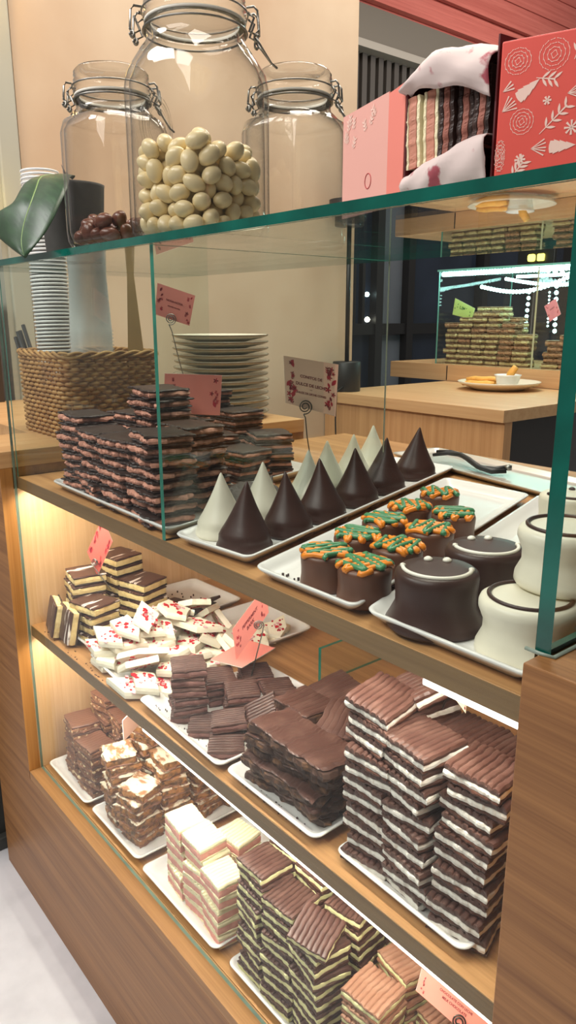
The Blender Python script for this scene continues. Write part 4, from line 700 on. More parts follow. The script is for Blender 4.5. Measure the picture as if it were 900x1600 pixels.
def price_card(label, q, lines, face, back=WHITEC, deco=14, seed=1, ink=INK, ink2=INK2, name='price_card', group=None):
    c, u, v, n = frame(q); W, H = u.length, v.length; uu, vv = u / W, v / H
    t = thing(name, label, 'price card', c, group)
    cd = obj('card', MB().slab3(q, .0012, 0, 1), [face, back], t)
    put = lambda x, y, dz=.0004: c + uu * x + vv * y + n * dz
    r = random.Random(seed)
    if deco:
        m = MB()
        for k in range(deco):
            sx = -1 if k % 2 else 1; x = sx * W * r.uniform(.30, .44); y = H * r.uniform(-.42, .42); a = r.uniform(.9, 2.2)
            L = H * r.uniform(.10, .17); typ = r.randrange(3)
            if typ == 0: polys = [leafshape(x, y, L, L * .24, a)]
            elif typ == 1: polys = [leafshape(x, y, L * 1.1, L * .05, a)] + [leafshape(x + L * .5 * f * math.cos(a) + sd * L * .14 * math.cos(a + 1.57), y + L * .5 * f * math.sin(a) + sd * L * .14 * math.sin(a + 1.57), L * .34, L * .07, a + sd * .7) for f in (-.4, .1, .6) for sd in (-1, 1)]
            else: polys = [leafshape(x + L * .22 * math.cos(b), y + L * .22 * math.sin(b), L * .45, L * .10, b) for b in (0, 1.26, 2.5, 3.8, 5.0)]
            for P in polys:
                P = [(max(-W * .49, min(W * .49, px)), max(-H * .49, min(H * .49, py))) for px, py in P]
                m.add([put(px, py, .0003 + .00001 * k) for px, py in P], [tuple(range(len(P)))], r.randrange(2))
        obj('botanical_print', m, [ink, ink2], cd)
    if lines:
        m = MB()
        for s, wd, y in lines:
            if s == '-': m.add([put(x * W, yy, .0004) for x, yy in ((-wd / 2, y * H), (wd / 2, y * H), (wd / 2, y * H + .0006), (-wd / 2, y * H + .0006))], [(0, 1, 2, 3)]); continue
            vs, fs, w, h = text_geo(s); k = wd * W / w
            m.add([put(x * k, y * H + yy * k) for x, yy in vs], fs)
        obj('lettering', m, ink, cd)
    return c, uu, vv, n
def clip(label, q, at, foot, mat=STEEL, r0=.010, turns=2.2):
    """spiral wire clip: coil lies on the card at (u, v) = at, stem runs to foot"""
    c, u, v, n = frame(q); p = c + u * at[0] + v * at[1] + n * .0026; uu, vv = u.normalized(), n.cross(u.normalized())
    t = thing('card_clip', label, 'card clip', foot)
    pts = []
    for k in range(46):
        f = k / 45; a = -PI / 2 + turns * 2 * PI * (1 - f); rr = r0 * (.25 + .75 * f); pts.append(p + uu * rr * math.cos(a) + vv * rr * math.sin(a) + n * .0012 * f)
    obj('coil', MB().tube(pts, .0009, 6), mat, t)
    e = pts[-1]; obj('stem', MB().tube([e, e + (Vector(foot) - e) * .08 + uu * .002, e + (Vector(foot) - e) * .5, Vector(foot)], .0009, 6), mat, t)
q = [(-1.1695, .2239, 1.3284), (-1.1313, .275, 1.3074), (-1.1382, .2657, 1.257), (-1.1736, .2186, 1.2764)]
price_card('pink card reading NOGA-NOGA, tilted on a tall wire clip', q, [('NOGA-NOGA', .46, .08), ('nougat nougat', .34, -.10)], PINK, seed=2)
clip('wire clip holding the tilted pink card above the rear slabs', q, (-.04, -.48), (-1.205, .300, 1.135))
q = [(-1.0444, .1008, 1.1796), (-.9898, .1736, 1.1764), (-.9928, .1696, 1.1119), (-1.0476, .0965, 1.1165)]
q = [(x - .008, y + .062, zz + .005) for x, y, zz in q]
price_card('plain pink card leaning behind the crumbly rose-filled slabs', q, None, PINK, seed=3, deco=16)
q = [(-.8235, .2210, 1.2190), (-.7850, .2905, 1.2060), (-.7868, .2880, 1.1320), (-.8220, .2235, 1.1530)]
price_card('peach card reading CONITOS DE DULCE DE LECHE on wire clip', q, [('CONITOS DE', .42, .14), ('DULCE DE LECHE', .58, -.015), ('-', .045, -.11), ('DULCE DE LECHE CONES', .58, -.19)], PINKP, seed=4, deco=34)
clip('wire clip stuck in a white cone, holding the peach card', q, (-.12, -.46), (-.8005, .2520, 1.074), DARKWIRE, .0105)
q = [(-1.178, .099, .932), (-1.1646, .109, .8887), (-1.1922, .0884, .8213), (-1.2057, .0782, .8659)]
price_card('red card tilted diamond-wise in the drizzled cream slabs', q, None, plain('coral_card', srgb(214, 104, 92), rough=.6), seed=6, deco=18)
clip('wire clip on the red diamond-tilted card', q, (.1, -.35), (-1.163, .1, .80), STEEL, .007)
q = [(-.8393, .1409, .773), (-.8096, .1805, .8483), (-.8128, .1763, .8906), (-.8422, .137, .8228)]
q = [q[3], q[2], q[1], q[0]]
price_card('coral card held steeply tilted over the plum squares', q, [('PEPPERMINT', .46, .14), ('BARK', .22, -.06)], PINK, seed=7, deco=16)
clip('wire clip holding the steep coral card over the plum squares', q, (.20, -.40), (-.8263, .1583, .742), STEEL, .008)
q = [(-.8951, .201, .7665), (-.8413, .2175, .7685), (-.8196, .1371, .765), (-.8722, .1165, .762)]
q = [q[3], q[0], q[1], q[2]]
price_card('coral card lying flat on the low plum square stacks', [(-.8196, .1371, .768), (-.8722, .1165, .768), (-.8951, .201, .768), (-.8413, .2175, .768)][::-1], [('CHOCOLATE', .44, .12), ('DE MENTA', .36, -.12)], PINK, seed=8, deco=14)
q = [(-.4115, .0989, .9432), (-.3993, .108, .9236), (-.3993, .108, .890), (-.4116, .0988, .9098)]
price_card('small cream card stuck upright in the tall coconut stack', q, [('COCO', .5, 0)], CREAMC, seed=9, deco=10)
clip('wire clip holding the cream card in the coconut stack', q, (-.3, -.1), (-.420, .098, .890), STEEL, .006)
q = [(-.4065, .0704, .5973), (-.3359, .108, .5577), (-.3369, .0897, .5369), (-.403, .0584, .5788)]
price_card('pink card lying slanted over the pale milk squares', q, [('CHOCOLATE CON LECHE', .46, .26), ('MILK CHOCOLATE', .34, .06)], SALMON, seed=10, deco=12)
clip('wire clip coiled on the slanted pink card', q, (.10, -.30), (-.370, .088, .520), DARKWIRE, .008)
q = [(-1.036, .060, .622), (-1.0325, .0555, .622), (-1.0325, .0555, .588), (-1.036, .060, .588)]
q = [(-1.052, .083, .628), (-1.021, .037, .628), (-1.021, .037, .590), (-1.052, .083, .590)]
price_card('blush card seen edge-on standing in the marbled slabs', q, None, PINKP, seed=12, deco=8)

# ------------------------------------------------------------------ jars on the glass top
def jar(name, label, c, s, zs, rot, bail_a, group):
    """s: outer half width; zs: heights of shoulder start, neck bottom, rim, lid top"""
    t = thing('clip_top_jar', label, 'glass jar', c, group)
    z1, z2, z3, z4 = zs; rn = s * .80
    def sq(amt): 
        p = 2 + 2.2 * amt
        return lambda a: (abs(math.cos(a)) ** p + abs(math.sin(a)) ** p) ** (-1 / p)
    def shp(a, r, z):
        f = 1 if z < z1 else max(0, 1 - (z - z1) / (z2 - z1)); return sq(f)(a)
    o = [(0, .0), (s * .80, 0), (s * .93, .003), (s * .985, .010), (s, .022), (s, z1 * .5), (s, z1 - .004), (s * .985, z1 + .010), (s * .945, z1 + (z2 - z1) * .45), (s * .87, z1 + (z2 - z1) * .78), (rn * 1.02, z2), (rn, z2 + .004), (rn * 1.0, z2 + .010), (rn * 1.035, z2 + .013), (rn * 1.0, z2 + .017), (rn * 1.04, z3 - .003), (rn * 1.02, z3)]
    i = [(rn * .90, z3), (rn * .88, z2 + .01), (rn * .90, z2), (s * .80, z1 + (z2 - z1) * .75), (s * .89, z1 + (z2 - z1) * .4), (s * .93, z1), (s * .94, z1 * .5), (s * .94, .02), (s * .88, .0085), (s * .6, .006), (0, .006)]
    m = MB().lathe(o + i, 56, c, 0, True, shp, rot)
    obj('jar_body', m, G_jar, t)
    k = [(0, z3 + .003), (rn * .86, z3 + .003), (rn * 1.04, z3 + .0035), (rn * 1.06, z3 + .006), (rn * 1.02, z3 + .009), (rn * 1.045, z3 + .013), (rn * 1.0, z3 + .016), (rn * 1.04, z3 + .019), (rn * .99, z3 + .022), (rn * 1.03, z3 + .025), (rn * .985, z3 + .028), (rn * 1.02, z4 - .005), (rn * .96, z4 - .001), (rn * .8, z4), (rn * .7, z4 - .003), (0, z4 - .003)]
    obj('lid', MB().lathe(k, 48, c), G_jar, t)
    obj('seal', MB().lathe([(rn * .90, z3), (rn * 1.03, z3), (rn * 1.03, z3 + .0032), (rn * .90, z3 + .0032), (rn * .90, z3)], 40, c), RUBBER, t)
    if s > .065:
        e = MB(); a = rot + PI; d = Vector((math.cos(a), math.sin(a), 0)); q = Vector((-d.y, d.x, 0)); o3 = Vector(c) + d * (s * .935) + q * .006 + Vector((0, 0, .140))
        for k_, f in enumerate((1, .86, .60)): e.tube([o3 - d * (.0012 * k_) + q * (.025 * f * math.cos(t_)) + Vector((0, 0, .036 * f * math.sin(t_))) for t_ in [2 * PI * j / 36 for j in range(36)]], .0022 - .0004 * k_, 6, 0, True)
        obj('embossed_oval', e, G_jar, t)
    w = MB(); C = Vector(c)
    zn = z2 + .0125
    w.tube([C + Vector((rn * 1.055 * math.cos(a), rn * 1.055 * math.sin(a), zn)) for a in [2 * PI * j / 40 for j in range(40)]], .0013, 6, 0, True)
    w.tube([C + Vector((rn * 1.075 * math.cos(a), rn * 1.075 * math.sin(a), z3 + .012)) for a in [2 * PI * j / 40 for j in range(40)]], .0011, 6, 0, True)
    obj('neck_wire', w, STEEL, t)
    for side, A in (('hinge', bail_a + PI), ('latch', bail_a)):
        d = Vector((math.cos(A), math.sin(A), 0)); e = Vector((-d.y, d.x, 0)); w = MB()
        P = lambda rr, tt, z: C + d * (rn * rr) + e * tt + Vector((0, 0, z))
        for tt in (-.011, .011):
            w.tube([P(1.05, tt, z3 + .016), P(1.20, tt, z3 + .017), P(1.27, tt * .95, z3 + .013), P(1.30, tt * .9, z2 + .014), P(1.22, tt * .9, z2 + .009), P(1.10, tt * .9, z2 + .012), P(1.20, tt * .9, z3 + .006), P(1.08, tt, z3 + .011)], .0014, 6)
        w.tube([P(1.30, -.011, z2 + .014), P(1.30, .011, z2 + .014)], .0014, 6)
        for tt in (-.012, .012):
            w.tube([P(1.24 + .04 * math.cos(a), tt + .0004 * q, z2 + .006 + .0032 * math.sin(a)) for q, a in enumerate([.55 * j for j in range(24)])], .0012, 5)
        if side == 'latch': w.tube([P(1.24, -.010, z2 + .006), P(1.36, -.006, z2 - .004), P(1.55, 0, z2 - .018), P(1.66, .002, z2 - .022), P(1.55, .004, z2 - .017), P(1.36, .006, z2 - .003), P(1.24, .010, z2 + .006)], .0013, 6)
        obj(side, w, STEEL, t)
    return t
JB = (-.825, .09, GT1 + .0003); JL = (-.985, .062, GT1 + .0003); JR = (-.835, .25, GT1 + .0003)
va = math.atan2(.825, .54)           # across the line of sight
jar('big', 'big clip-top glass jar of cream almonds at the glass edge', JB, .0715, (.176, .218, .238, .285), math.radians(12), math.radians(52), None)
jar('left', 'smaller clip-top glass jar holding few brown almonds', JL, .0595, (.150, .172, .188, .222), math.radians(8), math.radians(52), None)
jar('right', 'empty clip-top glass jar behind the big almond jar', JR, .0595, (.150, .172, .188, .222), math.radians(12), math.radians(36), None)
m = MB().lathe([(0, -1), (.30, -.955), (.55, -.835), (.78, -.62), (.93, -.36), (1, -.05), (.95, .28), (.82, .55), (.62, .77), (.36, .93), (.16, .985), (0, 1)], 18)
ALV = []
for s in range(3):
    rr = random.Random(s); b = MB(); b.f, b.m, b.sm = m.f, m.m, m.sm
    b.v = [(p[2] * .0138, p[0] * .0108 * (1 + .08 * p[2] * (s - 1)), p[1] * .0095) for p in m.v]; ALV.append(b)
WA = [b.mesh('almond', ALM) for b in ALV]; DA = [b.mesh('almond', ALMD) for b in ALV]
def fill(L, V, c, rot, name, label, group, dz=.0062, tilt=None):
    for i, (x, y, zz, a, b, g_) in enumerate(L):
        o = link(bpy.data.objects.new(name, V[i % 3]))
        M = Matrix.Translation((c[0], c[1], c[2] + dz)) @ Matrix.Rotation(rot, 4, 'Z') @ Matrix.Translation((x, y, zz)) @ Euler((a, b, g_)).to_matrix().to_4x4()
        o.matrix_world = M; tag(o, label, 'almond', group)
fill(WHITE_ALMONDS, WA, JB, math.radians(12), 'cream_almond', 'cream coated almond inside the big clip-top jar', 'cream almonds in the big jar')
fill(BROWN_ALMONDS, DA, JL, math.radians(8), 'brown_almond', 'brown chocolate almond at the bottom of the smaller jar', 'brown almonds in the smaller jar')

# ------------------------------------------------------------------ plant
pc = (-1.25, .115, GT1)
pt = thing('potted_rubber_plant', 'rubber plant in a dark grey pot, big green leaf over glass edge', 'plant', pc)
obj('pot', MB().lathe([(0, 0), (.043, 0), (.046, .004), (.0535, .118), (.0545, .122), (.051, .122), (.049, .10), (0, .10)], 40, pc), POTGREY, pt)
obj('soil', MB().lathe([(.0495, .1005), (.03, .104), (0, .105)], 24, pc), plain('potting_soil', srgb(48, 38, 30), rough=.9, var=.3, scale=80, bump=.6), pt)
LR = [[(-1.1958, .02, 1.47), (-1.163, .03, 1.4735), (-1.1058, .05, 1.469)], [(-1.1723, 0, 1.4535), (-1.1365, .01, 1.4522), (-1.0747, .03, 1.4475)], [(-1.1541, -.02, 1.432), (-1.112, -.01, 1.4267), (-1.0591, .01, 1.4211)], [(-1.1819, -.035, 1.4186), (-1.1034, -.025, 1.399), (-1.0516, -.005, 1.4001)], [(-1.1825, -.04, 1.3943), (-1.0921, -.035, 1.3754), (-1.0502, -.02, 1.3798)], [(-1.1275, -.04, 1.3698), (-1.0774, -.04, 1.3605), (-1.0524, -.035, 1.3625)], [(-1.065, -.042, 1.3504)] * 3]
LR = [[(-1.212, .085, 1.482), (-1.205, .09, 1.484), (-1.198, .095, 1.482)], [(-1.213, .05, 1.480), (-1.186, .062, 1.483), (-1.150, .078, 1.479)]] + LR
def crow(P, t):
    n = len(P) - 1; i = min(int(t * n), n - 1); f = t * n - i; g = lambda k: Vector(P[max(0, min(n, k))]); a, b, c, d = g(i - 1), g(i), g(i + 1), g(i + 2)
    return .5 * ((2 * b) + (c - a) * f + (2 * a - 5 * b + 4 * c - d) * f * f + (3 * b - a - 3 * c + d) * f ** 3)
m = MB(); NU, NV = 30, 12; g2 = []
for j in range(NU + 1):
    a, b, c = [crow([r_[k] for r_ in LR], j / NU) for k in range(3)]
    for i in range(NV + 1):
        s = i / NV; p = a.lerp(b, s * 2) if s < .5 else b.lerp(c, s * 2 - 1)
        bul = .004 * math.sin(PI * (s * 2 % 1)) ; g2.append(p + Vector((.5, -.5, .4)) * bul)
m.add(g2, [(j * (NV + 1) + i, j * (NV + 1) + i + 1, (j + 1) * (NV + 1) + i + 1, (j + 1) * (NV + 1) + i) for j in range(NU) for i in range(NV)], 0, True)
lf = obj('leaf', m, LEAF, pt)
so = lf.modifiers.new('thickness', 'SOLIDIFY'); so.thickness = .0009
obj('midrib', MB().tube([crow([r_[1] for r_ in LR], k / 24) + Vector((.0006, -.0006, .0004)) for k in range(25)], [.0017 - .0013 * k / 24 for k in range(25)], 6), VEIN, pt)
obj('stem', MB().tube([(-1.25, .115, 1.455), (-1.247, .11, 1.49), (-1.2395, .104, 1.498), (-1.205, .09, 1.484)], [.0035, .003, .0024, .002], 8).tube([(-1.247, .11, 1.488), (-1.2463, .103, 1.503), (-1.2475, .1, 1.512)], [.0022, .0014, .0003], 6), plain('plant_stem', srgb(70, 50, 34), rough=.6), pt)

# ------------------------------------------------------------------ gift boxes
bx = thing('gift_box', 'red gift box with white botanical print at the glass corner', 'gift box', (-.30, .07, GT1))
ox, oy = Vector((.948, .317, 0)), Vector((-.317, .948, 0)); O = Vector((-.351, .0305, GT1 + .0002)); BW, BD, BH = .135, .05, .0935
m = MB(); q8 = [O + ox * a + oy * b + Vector((0, 0, c)) for c in (0, BH) for b in (0, BD) for a in (0, BW)]
bmx = MB().add(q8, [(0, 2, 3, 1), (4, 5, 7, 6), (0, 1, 5, 4), (2, 6, 7, 3), (0, 4, 6, 2), (1, 3, 7, 5)])
bo = obj('box_body', bmx, REDBOX, bx)
bv = bo.modifiers.new('soft_edge', 'BEVEL'); bv.width = .0012; bv.segments = 2
nrm = -oy
def onface(x, y, d=.0004): return O + ox * (x * BH) + Vector((0, 0, y * BH)) + nrm * d
m = MB(); rr = random.Random(21)
def poly(P, d): m.add([onface(x, y, d) for x, y in P], [tuple(range(len(P)))])
def asp(P): return [(x * BH / BW, y) for x, y in P]        # square units of box height to face units
def stroke(p, q, w, d): 
    dx, dy = q[0] - p[0], q[1] - p[1]; L = math.hypot(dx, dy) or 1; nx, ny = -dy / L * w, dx / L * w
    poly([(p[0] + nx * .4, p[1] + ny * .4), (p[0] - nx * .4, p[1] - ny * .4), (q[0] - nx, q[1] - ny), (q[0] + nx * 1, q[1] + ny)], d)
def rose(cx, cy, rx, ry, d):
    for ring, k in ((1.0, 15), (.72, 12), (.44, 9), (.18, 4)):
        for j in range(k):
            a = 2 * PI * j / k + ring * 3; x, y = cx + rx * ring * math.cos(a), cy + ry * ring * math.sin(a); L = .016
            for s in (-1, 1): stroke((x, y), (x + L * math.cos(a + 1.57 * s) , y + L * 1.3 * math.sin(a + 1.57 * s)), .0026, d)
def fern(cx, cy, L, a, n, d):
    u = (math.cos(a), math.sin(a)); stroke((cx, cy), (cx + L * u[0], cy + L * u[1]), .006, d)
    for k in range(n):
        f = (k + 1) / (n + .3); b = (cx + L * f * u[0], cy + L * f * u[1])
        for s in (-1, 1): P = leafshape(b[0] + .036 * math.cos(a + s * .8), b[1] + .036 * math.sin(a + s * .8), .072, .009, a + s * .8); poly(P, d + .00002)
def pine(cx, cy, L, a, d):
    u = (math.cos(a), math.sin(a)); w = (-u[1], u[0]); P = []
    for t_, h in ((0, .012), (.04, .042), (.18, .04), (.16, .05), (.4, .032), (.38, .042), (.65, .02), (.62, .028), (1, 0)): P.append((cx + L * t_ * u[0] + h * w[0], cy + L * t_ * u[1] + h * w[1]))
    Q = [(2 * (cx + L * ((p[0] - cx) * u[0] + (p[1] - cy) * u[1]) / L * u[0]) - p[0], 2 * (cy + ((p[0] - cx) * u[0] + (p[1] - cy) * u[1]) * u[1]) - p[1]) for p in P[:-1]][::-1]
    poly(P + Q, d)
    b = (cx - u[0] * .13, cy - u[1] * .13)
    for s in (-.5, -.22, .0, .3, .55): stroke(b, (b[0] + .11 * math.cos(a + s), b[1] + .11 * math.sin(a + s)), .005, d)
def star(cx, cy, r_, d, k=6):
    for j in range(k): a = 2 * PI * j / k; stroke((cx, cy), (cx + r_ * math.cos(a), cy + r_ * math.sin(a)), .008, d)
K_ = .644
for rep in (0, 1):
    X = lambda x: (x + 1.06 * rep) * K_
    rose(X(.20), .85, .095, .085, .0003); rose(X(.60), .855, .105, .10, .0003); rose(X(.29), .44, .085, .085, .0003); rose(X(.06), .22, .035, .105, .0003); rose(X(.64), .05, .085, .04, .0003)
    fern(X(.50), .34, .25, .75, 4, .0003); fern(X(.20), .05, .14, .9, 4, .0003); fern(X(.82), .80, .15, 1.2, 3, .0003); fern(X(.42), .72, .14, -.2, 3, .0003)
    pine(X(.22), .60, .19, .62, .0003); pine(X(.62), .245, .19, -.02, .0003); pine(X(.98), .60, .12, .1, .0003)
    star(X(.56), .56, .03, .0003); star(X(.30), .18, .04, .0003, 8); star(X(.85), .36, .05, .0003, 8); star(X(.48), .06, .03, .0003)
    for s in (.15, .5, .85): stroke((X(.05), .66), (X(.05) + .085 * math.cos(s), .66 + .085 * math.sin(s)), .006, .0003)
m.v = [v for v in m.v]
obj('botanical_print', m, PRINT, bo)

ob = thing('open_gift_box', 'open pink gift box of chocolate slabs wrapped in printed tissue', 'gift box', (-.40, .09, GT1))
A = Vector((-.4465, .0405, GT1 + .0002)); B = Vector((-.3545, .0330, GT1 + .0002)); ux = (B - A).normalized(); uy = Vector((-ux.y, ux.x, 0)); W_ = (B - A).length; D_, H_ = .085, .092
def lb(x, y, z): return A + ux * x + uy * y + Vector((0, 0, z))
def lbox(m, x0, x1, y0, y1, z0, z1, mat=0):
    vs = [lb(x, y, z) for z in (z0, z1) for y in (y0, y1) for x in (x0, x1)]
    return m.add(vs, [(0, 2, 3, 1), (4, 5, 7, 6), (0, 1, 5, 4), (2, 6, 7, 3), (0, 4, 6, 2), (1, 3, 7, 5)], mat)
m = MB(); lbox(m, 0, .0015, 0, D_, 0, H_); lbox(m, W_ - .0015, W_, 0, D_, 0, H_ + .008); lbox(m, 0, W_, D_ - .0015, D_, 0, H_); lbox(m, 0, W_, 0, D_, 0, .0015); lbox(m, 0, W_, .02, D_, H_ - .0015, H_ + .006)
obj('box_shell', m, MAROON, ob)
fl = [(-.4475, .0405), (-.4720, .0475), (-.548, .0680)]
m = MB()
for k, mt in ((0, 1), (1, 0)):
    (x0, y0), (x1, y1) = fl[k], fl[k + 1]
    q = [(x1, y1, GT1 + .089 - .001 * k), (x0, y0, GT1 + .0915 - .001 * k), (x0, y0, GT1 + .0003), (x1, y1, GT1 + .0003)]; m.slab3(q, .0012, mt, mt)
sf = obj('side_flap', m, [BLUSH, plain('coral_flap', srgb(244, 142, 128), rough=.5)], ob, label='blush pink side flap folded open')
q = [(-.548, .0680, GT1 + .088), (-.472, .0475, GT1 + .0905), (-.472, .0475, GT1), (-.548, .0680, GT1)]
c_, u_, v_, n_ = frame(q); m = MB(); uu, vv = u_.normalized(), v_.normalized()
for k in range(9):
    a = rr.uniform(.8, 2.2); x = u_.length * rr.uniform(-.42, .42); y = v_.length * rr.uniform(.2, .44)
    for P in [leafshape(x, y, .012, .0008, a)] + [leafshape(x + .004 * f * math.cos(a) + s * .002 * math.cos(a + 1.57), y + .004 * f * math.sin(a) + s * .002 * math.sin(a + 1.57), .004, .0008, a + s * .7) for f in (-.8, 0, .8) for s in (-1, 1)]:
        m.add([c_ + uu * x_ + vv * y_ + n_ * .0004 for x_, y_ in P], [tuple(range(len(P)))])
m2 = MB().tube([c_ + uu * (.008 + .0052 * math.cos(a)) + vv * (-.018 + .0062 * math.sin(a)) + n_ * .0003 for a in [2 * PI * j / 28 for j in range(28)]], .0003, 5, 0, True)
obj('botanical_print', m, PRINT, sf); obj('round_stamp', m2, INK2, sf)
def tissue(rows, seed, amp=.002):
    r_ = random.Random(seed); NU, NV = 22, 12; vs = []
    for j in range(NV + 1):
        for i in range(NU + 1):
            u, v = i / NU, j / NV; p = crow([crow(rw, u) for rw in rows], v)
            vs.append(p + Vector((r_.uniform(-1, 1), r_.uniform(-1, 1), r_.uniform(-1, 1))) * amp * .12 + Vector((0, -amp * .5 * math.sin(i * .7 + j * .9), amp * .6 * math.sin(i * .55 - j * .6))))
    return MB().add(vs, [(j * (NU + 1) + i, j * (NU + 1) + i + 1, (j + 1) * (NU + 1) + i + 1, (j + 1) * (NU + 1) + i) for j in range(NV) for i in range(NU)], 0, True)
o = obj('tissue_paper', tissue([[lb(.0, .05, .088), lb(.03, .05, .1), lb(.06, .05, .1), lb(.088, .05, .096)], [lb(-.002, .01, .089), lb(.03, .005, .103), lb(.06, .005, .102), lb(.088, .008, .092)], [lb(-.003, -.005, .083), lb(.03, -.012, .095), lb(.06, -.012, .088), lb(.088, -.006, .078)], [lb(.0, .004, .081), lb(.03, -.006, .079), lb(.06, -.006, .073), lb(.089, -.002, .062)]], 3), TISSUE, ob)
o.modifiers.new('thickness', 'SOLIDIFY').thickness = .0006
o = obj('tissue_paper', tissue([[lb(.002, .03, .022), lb(.03, .03, .026), lb(.06, .03, .032), lb(.088, .03, .036)], [lb(.001, .002, .022), lb(.03, -.003, .026), lb(.06, -.004, .034), lb(.088, -.002, .037)], [lb(.001, -.004, .012), lb(.03, -.010, .014), lb(.06, -.010, .018), lb(.089, -.005, .02)], [lb(.002, .001, .002), lb(.03, -.003, .002), lb(.06, -.003, .002), lb(.088, .0, .002)]], 5), TISSUE, ob)
o.modifiers.new('thickness', 'SOLIDIFY').thickness = .0006
GB = (('B', .0085, 'rose and cream slab standing outermost in the open gift box', F_pink), ('A', .0262, 'rose and cream slab standing second in the open gift box', F_pink), ('A', .0438, 'dark rose-filled slab standing third in the open gift box', None), ('A', .0612, 'dark crumbly slab standing fourth in the open gift box', None), ('A', .0785, 'dark crumbly slab standing innermost in the open gift box', None))
PSL = []
for pn, z0, z1, mt in (('base_layer', 0, .0035, F_ivory), ('filling', .0035, .0125, plain('salmon_filling', srgb(206, 140, 118), rough=.6, var=.12, scale=70, bump=.6)), ('top_layer', .0125, .0162, F_ivory)): PSL.append((pn, layer_mesh(.052, .060, z0, z1, 77, 0, jag=.0006).mesh(pn, mt)))
DSL = []
for pn, z0, z1, mt in (('base_layer', 0, .005, CH_black), ('filling', .005, .0115, plain('brown_rose_filling', srgb(146, 90, 76), rough=.7, var=.25, scale=90, bump=.8)), ('top_layer', .0115, .0160, CH_black)): DSL.append((pn, layer_mesh(.052, .060, z0, z1, 78, 0, jag=.001).mesh(pn, mt)))
for k, (kk, x, lab, mt) in enumerate(GB):
    p = lb(x - .0085, .031 + .002 * (k % 2), .052 + .0015 * k)
    M = Matrix.Translation(p) @ Matrix.Rotation(math.atan2(ux.y, ux.x), 4, 'Z') @ Euler((0, math.radians(90 + (-3 + 1.2 * k)), 0)).to_matrix().to_4x4()
    e = bpy.data.objects.new('rose_cream_slab' if mt else 'rose_filled_slab', None); link(e); e.matrix_world = M; tag(e, lab, 'chocolate slab', 'slabs in the open gift box')
    for pn, me in (PSL if mt else DSL): link(bpy.data.objects.new(pn, me), e)

# ------------------------------------------------------------------ basket with cups
BX0, BX1, BY0, BY1, BZ0, BZ1 = -1.565, -1.322, .112, .312, 1.0448, 1.203
def rrect(ins, z, k=120, wob=0, ph=0, rc=.03):
    x0, x1, y0, y1 = BX0 + ins, BX1 - ins, BY0 + ins, BY1 - ins; pts = []; L1, L2 = x1 - x0 - 2 * rc, y1 - y0 - 2 * rc; arc = PI * rc / 2; T = 2 * (L1 + L2) + 4 * arc
    for i in range(k):
        s = T * i / k; o = wob * math.sin(PI * i / 2 + ph) if wob else 0
        for seg in range(8):
            ln = (L1, arc, L2, arc, L1, arc, L2, arc)[seg]
            if s <= ln or seg == 7: break
            s -= ln
        if seg % 2 == 0:
            f = s
            p, d = (((x0 + rc + f, y0), (0, -1)), None, ((x1, y0 + rc + f), (1, 0)), None, ((x1 - rc - f, y1), (0, 1)), None, ((x0, y1 - rc - f), (-1, 0)))[seg]
        else:
            a = s / rc; cx, cy, a0 = ((x1 - rc, y0 + rc, -PI / 2), (x1 - rc, y1 - rc, 0), (x0 + rc, y1 - rc, PI / 2), (x0 + rc, y0 + rc, PI))[seg // 2]
            d = (math.cos(a0 + a), math.sin(a0 + a)); p = (cx + rc * d[0], cy + rc * d[1])
        pts.append((p[0] + d[0] * o, p[1] + d[1] * o, z))
    return pts
bk = thing('wicker_basket', 'rectangular wicker basket holding cup stacks on the side counter', 'basket', (-1.44, .21, BZ0))
m = MB(); NR = 18
for k in range(NR): m.tube(rrect(.004 - .003 * k / NR, BZ0 + .004 + (BZ1 - BZ0 - .014) * k / (NR - 1), 132, .0042, PI * (k % 2) + .4), .0037, 6, 0, True)
obj('woven_side', m, WICKER, bk)
m = MB()
for i, p in enumerate(rrect(.004, 0, 48)): m.tube([(p[0], p[1], BZ0 + .001), (p[0], p[1], BZ1 - .004)], .0018, 5)
obj('stakes', m, WICKER, bk)
m = MB()
for k in range(3):
    b = rrect(-.001, BZ1, 120); m.tube([(x + .004 * math.cos(i * .5 + k * 2.1) * .6, y + .004 * math.cos(i * .5 + k * 2.1) * .6, zz + .0045 * math.sin(i * .5 + k * 2.1)) for i, (x, y, zz) in enumerate(b)], .0032, 6, 0, True)
obj('braided_rim', m, WICKER, bk)
obj('base', MB().box(BX0 + .008, BX1 - .008, BY0 + .008, BY1 - .008, BZ0 + .0005, BZ0 + .006), WICKER, bk)
RIMW = plain('cup_rim', srgb(232, 232, 230), rough=.25)
cupm = MB().lathe([(.0, 0), (.0245, 0), (.0345, .087), (.0366, .0875), (.0370, .0893), (.0366, .0910), (.0340, .0912), (.0238, .0015), (0, .0015)], 28)
cupm.m = [1 if 28 * 2 <= i < 28 * 6 else 0 for i in range(len(cupm.f))]; cupm = cupm.mesh('clear_cup', [G_cup, RIMW])
for k in range(57):
    o = link(bpy.data.objects.new('clear_cup', cupm)); f = k * .0072
    o.location = (-1.497 - .035 * f + .0008 * math.sin(k * 2.1), .172 + .0006 * math.cos(k * 1.7), BZ0 + .0065 + f); o.rotation_euler = (0, -.04, 0)
    tag(o, 'clear plastic cup in the tall nested stack rising from the basket', 'cup', 'clear cups nested in the tall stack')
tallm = MB().lathe([(.043, 0), (.043, .003), (.0405, .004), (.036, .10), (.031, .20), (.0285, .245), (.026, .247), (0, .247), (0, .2455), (.0255, .2455), (.0295, .20), (.0345, .10), (.039, .004), (.043, 0)], 30).mesh('tall_clear_cup', G_cup)
